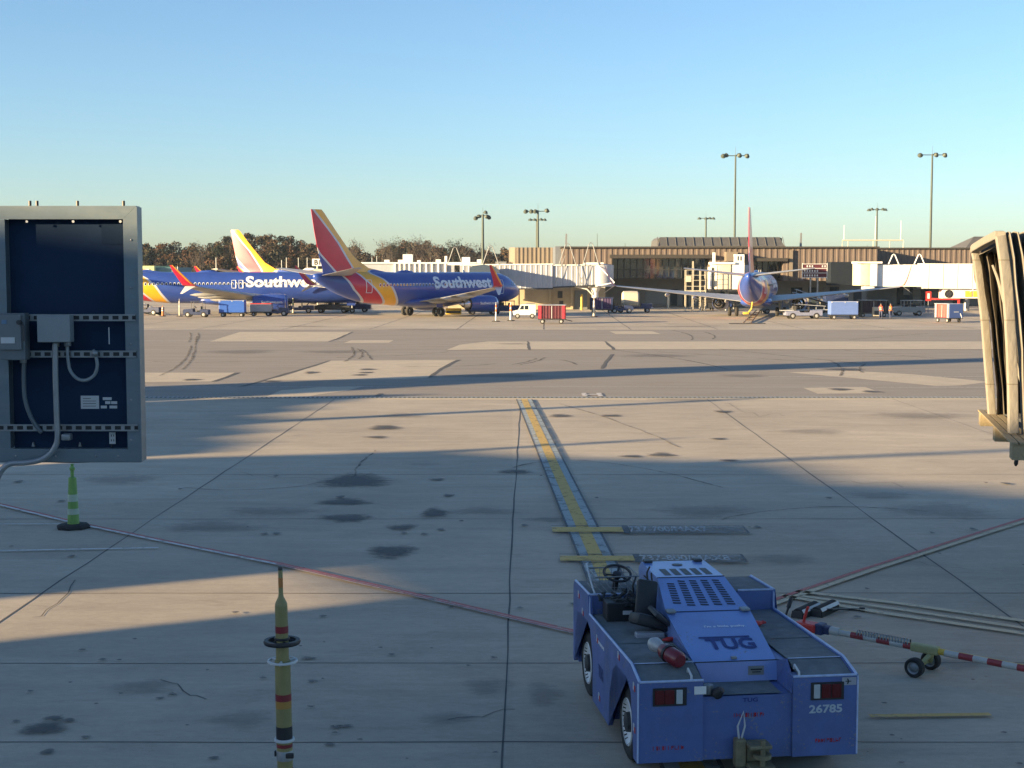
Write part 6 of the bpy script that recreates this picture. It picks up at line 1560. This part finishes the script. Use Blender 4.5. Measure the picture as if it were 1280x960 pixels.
mb = MB(); mb.box(-2.4,2.6,-.8,.8,.55,.8); mb.box(1.1,2.5,-.7,.7,.8,1.2); mb.build('trailer', M['navy'], t); wheels(t, (-1.6,1.9), .7, .32)
t = thing('service_truck', 'small white service truck left of the red framed cart', 'truck', (*g(656,398)[:2], 0), RAD(180))
mb = MB(); mb.prism([(-1.25,.4),(1.35,.4),(1.4,.85),(.75,.98),(.45,1.62),(-.35,1.66),(-1.25,1.6)], 'y', -.75, .75); mb.build('body', M['white'], t)
mb = MB()
for y in (-.757,.757):
    mb.add([(.38,y,1.5),(.62,y,1.05),(.12,y,1.05),(.12,y,1.5)], [(0,1,2,3)]); mb.add([(.02,y,1.5),(.02,y,1.05),(-.4,y,1.05),(-.4,y,1.5)], [(0,1,2,3)])
mb.build('window', M['glass'], t); mb = MB(); mb.box(-1.15,-.1,-.6,.6,1.68,1.75); mb.build('roof_rack', M['steel'], t); wheels(t, (-.85,.85), .68, .3)
belt_loader('grey-blue belt loader with white hubs right of the red tail', g(1003,398.5), RAD(184), mat('grey_blue_paint', (.20,.22,.32), .5, var=.1), -.02, 5.5)
belt_loader('belt loader raised to the hold of the left aircraft', g(372,391.5), RAD(190), M['navy'], .24, 5.5)
belt_loader('belt loader half hidden by the cabinet at the tail of the left aircraft', g(182,394), RAD(170), M['navy'], -.25, 6)
belt_loader('dark belt loader in shade under the right wing of the rear-view aircraft', g(1020,391), RAD(8), M['darkmetal'], .26, 6)
def utility(label, p, rz, m, L=4.0, H=1.9, group='parked service vehicles'):
    t = thing('service_vehicle', label, 'service vehicle', (p[0], p[1], 0), rz, group)
    mb = MB(); mb.prism([(-L/2,.4),(L/2,.4),(L/2,.95),(L/2-.5,1.05),(L/2-.8,1.1),(-L/2,1.1)], 'y', -.8, .8); mb.build('body', m, t)
    mb = MB(); mb.bbox(-L/2+.05, L/2-1.3, -.78, .78, H-.08, H, .02); mb.build('roof', m, t)
    mb = MB()
    for x in (-L/2+.12, -.2, L/2-1.4):
        for y in (-.72,.72): mb.box(x-.04, x+.04, y-.04, y+.04, 1.1, H-.08)
    mb.build('post', m, t)
    mb = MB(); mb.bbox(-.9,-.4,-.7,.7,1.1,1.5,.05); mb.bbox(.1,.5,-.7,.7,1.1,1.4,.05); mb.build('seat', M['black'], t); wheels(t, (-L/2+.75, L/2-.8), .72, .34); return t
utility('dark open crew cart in shade right of the two workers', g(1134,394.5), RAD(180), M['steel'])
utility('dark service vehicle in shade under the middle aircraft nose', g(634,392.5), RAD(0), M['navy'], 4.6, 1.7)
utility('dark service vehicle nearest the nose wheel of the middle aircraft', g(603,393.2), RAD(10), M['navy'], 4.2, 1.5)
utility('dark loader vehicle under the tail of the middle aircraft', g(416,391), RAD(178), M['darkmetal'], 4.6, 2.6)
utility('second dark vehicle under the tail of the middle aircraft', g(445,390), RAD(0), M['navy'], 4.0, 1.6)
utility('dark vehicle under the flap of the left wing of the rear-view aircraft', g(883,388), RAD(90), M['darkmetal'], 4.0, 2.3)
utility('grey baggage trolley vehicle behind the rear-view aircraft, left of the belt loader', g(968,392), RAD(0), M['steel'], 3.6, 1.4)
cart('purple cart behind the pale blue cart by the terminal', g(1044,389), 0, M['navy'], L=3.2, H=2.4)
cart('dark red roofed open cart behind the two workers', g(1090,396.3), 0, M['darkmetal'], L=3.4, H=2.0, closed=False, curtain=mat('dark_curtain', (.03,.02,.035), .8), trim=M['darkmetal'], roofm=M['steel'])
for lab, x, y, w_, h_, m_ in (('orange ground power box beside the wheels of the middle aircraft',567,394.5,1.9,.75,'yellow'),('cream crate beside the left worker',1094.5,397,.7,1.1,'cream')):
    p = g(x, y); t = thing('equipment_box', lab, 'box', (p[0], p[1], 0)); mb = MB(); mb.bbox(-w_/2,w_/2,-.4,.4,.15,.15+h_,.05); mb.build('body', M[m_], t); mb = MB(); mb.box(-w_/2+.08,w_/2-.08,-.41,-.402,.3,.15+h_*.6); mb.build('door', M['darkmetal'], t)
# yellow tail stand and the dark bar it stands by
p = g(937,399.5)
t = thing('tail_stand', 'yellow tail stand under the rear-view aircraft', 'stand', (p[0], p[1], 0))
mb = MB(); mb.tube([(.3,.0,2.0),(.2,0,1.2),(-.2,0,.75),(-.6,0,.7)], .09, 8); mb.bbox(-.75,-.1,-.2,.2,.6,.85,.04); mb.build('arm', M['yellow'], t, True); mb = MB(); mb.tube([(.0,0,.75),(0,0,.02)], .05); mb.box(-.5,.5,-.05,.05,.0,.05); mb.build('leg', M['darkmetal'], t)
a, b = g(934,405), g(948,392)
t = thing('tow_bar', 'dark tow bar lying on the apron behind the rear-view aircraft', 'tow bar', (a[0], a[1], 0), math.atan2(b[1]-a[1], b[0]-a[0])); Lx = (b-a).length
mb = MB(); 
for y in (-.25,.25): mb.tube([(0,y*1.6,.12),(Lx,y,.45)], .06, 6)
for k in range(4): x = Lx*(k+.5)/4; mb.tube([(x,-.35,.25),(x,.35,.25)], .05, 6)
mb.build('rail', mat('brown_steel', (.12,.07,.04), .7), t); mb = MB(); mb.tf(Matrix.Rotation(-math.atan2(b[1]-a[1], b[0]-a[0]),4,'Z')); mb.box(-1.9,1.9,-.05,.05,.02,.10); mb.build('cross_foot', M['darkmetal'], t)
# aircraft steps and sign
t = thing('stop_sign_cart', 'small red and white sign on a pole left of the lone blue cart', 'sign', (*g(1160,393)[:2], 0))
mb = MB(); mb.cyl((0,0,0),(0,0,1.9),.05,n=8); mb.box(-.5,.5,-.3,.3,0,.12); mb.build('stand', M['steel'], t); mb = MB(); mb.box(-.35,.35,-.06,-.02,1.7,2.9); mb.build('panel', M['red'], t); mb = MB(); mb.box(-.14,.14,-.065,-.061,2.0,2.65); mb.build('emblem', M['white'], t)
p = g(1163,372)
t = thing('bag_trolley', 'dark trolley with a white ball lamp in shade at the right', 'trolley', (G(1172,392)[0]+9.2, 186, 0)); mb = MB(); mb.bbox(-.8,.8,-.4,.4,.4,.7,.04); mb.cyl((0,0,.7),(0,0,1.5),.04,n=6); mb.build('frame', M['navy'], t); mb = MB().lathe([(0,-.22),(.16,-.15),(.22,0),(.16,.15),(0,.22)], (0,0,1.65), n=12); mb.build('lamp_globe', M['white'], t, True)

# ------------------------------------------------------------------ people
def person(label, p, rz, vest, pose=0):
    t = thing('person', label, 'person', (p[0], p[1], 0), rz, 'apron workers'); 
    s_ = 1 if pose == 0 else -1
    V = {'pel':(0,0,.98,.155),'wst':(0,0,1.14,.14),'chs':(0,0,1.36,.17),'nck':(.01,0,1.52,.06),'hd1':(.02,0,1.60,.085),'hd2':(.02,0,1.70,.095),'hd3':(.01,0,1.79,.06),
         'shl':(0,.19,1.45,.07),'ell':(-.02,.27,1.17,.045),'wrl':(.12,.26,.96,.035),'hal':(.17,.25,.90,.04),
         'shr':(0,-.19,1.45,.07),'elr':(.02,-.28,1.18,.045),'wrr':(.20,-.24,1.05,.035),'har':(.27,-.22,1.04,.04),
         'hil':(0,.10,.92,.10),'knl':(.05*s_+.04,.12,.50,.065),'anl':(-.02+.07*s_,.13,.09,.045),'tol':(.13+.07*s_,.14,.05,.04),
         'hir':(0,-.10,.92,.10),'knr':(-.04*s_+.04,-.12,.50,.065),'anr':(-.10*s_,-.13,.09,.045),'tor':(.14-.10*s_,-.14,.05,.04)}
    E_ = [('pel','wst'),('wst','chs'),('chs','nck'),('nck','hd1'),('hd1','hd2'),('hd2','hd3'),('chs','shl'),('shl','ell'),('ell','wrl'),('wrl','hal'),('chs','shr'),('shr','elr'),('elr','wrr'),('wrr','har'),
          ('pel','hil'),('hil','knl'),('knl','anl'),('anl','tol'),('pel','hir'),('hir','knr'),('knr','anr'),('anr','tor')]
    ks = list(V); me = bpy.data.meshes.new('body'); me.from_pydata([V[k][:3] for k in ks], [(ks.index(a), ks.index(b)) for a, b in E_], [])
    o = bpy.data.objects.new('body', me); COL.objects.link(o)
    md = o.modifiers.new('s', 'SKIN'); o.modifiers.new('u', 'SUBSURF').levels = 2
    for i, k in enumerate(ks): me.skin_vertices[0].data[i].radius = (V[k][3], V[k][3]); me.skin_vertices[0].data[i].use_root = (k == 'pel')
    dg = C.evaluated_depsgraph_get(); dg.update(); m2 = bpy.data.meshes.new_from_object(o.evaluated_get(dg)); bpy.data.objects.remove(o)
    for m_ in (M['navy'], bpy.data.materials.get('skin') or mat('skin', (.28,.15,.10), .6), M['black']): m2.materials.append(m_)
    for f in m2.polygons:
        c = f.center; f.material_index = 1 if (c.z > 1.54 or (c.z < 1.06 and c.z > .84 and abs(c.y) > .19)) else (2 if c.z < .12 else 0)
    m2.shade_smooth(); b_ = bpy.data.objects.new('body', m2); COL.objects.link(b_); b_.parent = t
    mb = MB(); R_ = []
    for z, a, b in ((.96,.165,.20),(1.1,.165,.195),(1.3,.185,.22),(1.44,.175,.23),(1.52,.10,.15)): R_.append([(a*math.cos(q), b*math.sin(q), z) for q in [2*math.pi*k/20 for k in range(20)]])
    mb.loft(R_, caps=False); mb.build('safety_vest', vest, t, True)
    mb = MB()
    for z, a, b in ((1.08,.169,.199),(1.26,.187,.217)): mb.loft([[(a*math.cos(q), b*math.sin(q), z+d_) for q in [2*math.pi*k/20 for k in range(20)]] for d_ in (0,.05)], caps=False)
    mb.build('reflective_tape', M['refl'], t, True)
    mb = MB().lathe([(.105,-.02),(.112,.04),(.10,.09),(.06,.125),(0,.135)], (.01,0,1.70), n=18); mb.build('hat' if pose else 'hair', M['refl'] if pose == 0 and False else M['black'], t, True)
    return t
person('worker in a red-orange vest standing on the left beside the cream crate', g(1101,399), RAD(-110), mat('red_orange_vest', (.75,.10,.05), .7))
person('worker in a bright orange vest standing on the right of the pair', g(1113,399), RAD(-70), mat('orange_vest', (.85,.22,.03), .7), 1)
# ------------------------------------------------------------------ pieces that sit apart become parts of their own
def split_parts(names):
    for o in list(bpy.data.objects):
        if o.type != 'MESH' or o.name.split('.')[0] not in names or o.parent is None or o.children: continue
        me = o.data; n = len(me.vertices); par = list(range(n))
        def find(a):
            while par[a] != a: par[a] = par[par[a]]; a = par[a]
            return a
        for e in me.edges:
            a, b = find(e.vertices[0]), find(e.vertices[1])
            if a != b: par[a] = b
        groups_ = {}
        for p in me.polygons: groups_.setdefault(find(p.vertices[0]), []).append(p)
        if len(groups_) < 2 or len(groups_) > 60: continue
        base = o.name.split('.')[0]; first = True
        for gl in groups_.values():
            idx = {}; vs = []; fs = []
            for p in gl:
                f = []
                for v in p.vertices:
                    if v not in idx: idx[v] = len(vs); vs.append(me.vertices[v].co[:])
                    f.append(idx[v])
                fs.append(f)
            m2 = bpy.data.meshes.new(base); m2.from_pydata(vs, [], fs)
            for m_ in me.materials: m2.materials.append(m_)
            m2.polygons.foreach_set('material_index', [p.material_index for p in gl]); m2.polygons.foreach_set('use_smooth', [p.use_smooth for p in gl]); m2.update()
            c = bpy.data.objects.new(base, m2); COL.objects.link(c); c.parent = o.parent; c.matrix_local = o.matrix_local.copy()
        bpy.data.objects.remove(o)
split_parts({'wall_panel','service_door','cable_hoop','shadow_mast','warning_panel','aerial','headlight','bolt','hanger_stud','bracket','fitting','canopy_post','shoulder','roof_rod','control_lever','pilaster','seat','vent_slot','curtain','frame','penthouse_roof','vent','rivet'})
hz = bpy.data.materials.new('morning_haze'); hz.use_nodes = True; hn = hz.node_tree.nodes; hn.remove(hn['Principled BSDF'])
pv = hn.new('ShaderNodeVolumePrincipled'); pv.inputs['Color'].default_value = (.62, .80, 1.0, 1); pv.inputs['Density'].default_value = .00008
hz.node_tree.links.new(pv.outputs[0], hn['Material Output'].inputs['Volume'])
tag(MB().box(-R-20, R+20, -R-20, R+20, -1, 60).build('haze', hz), kind='stuff')
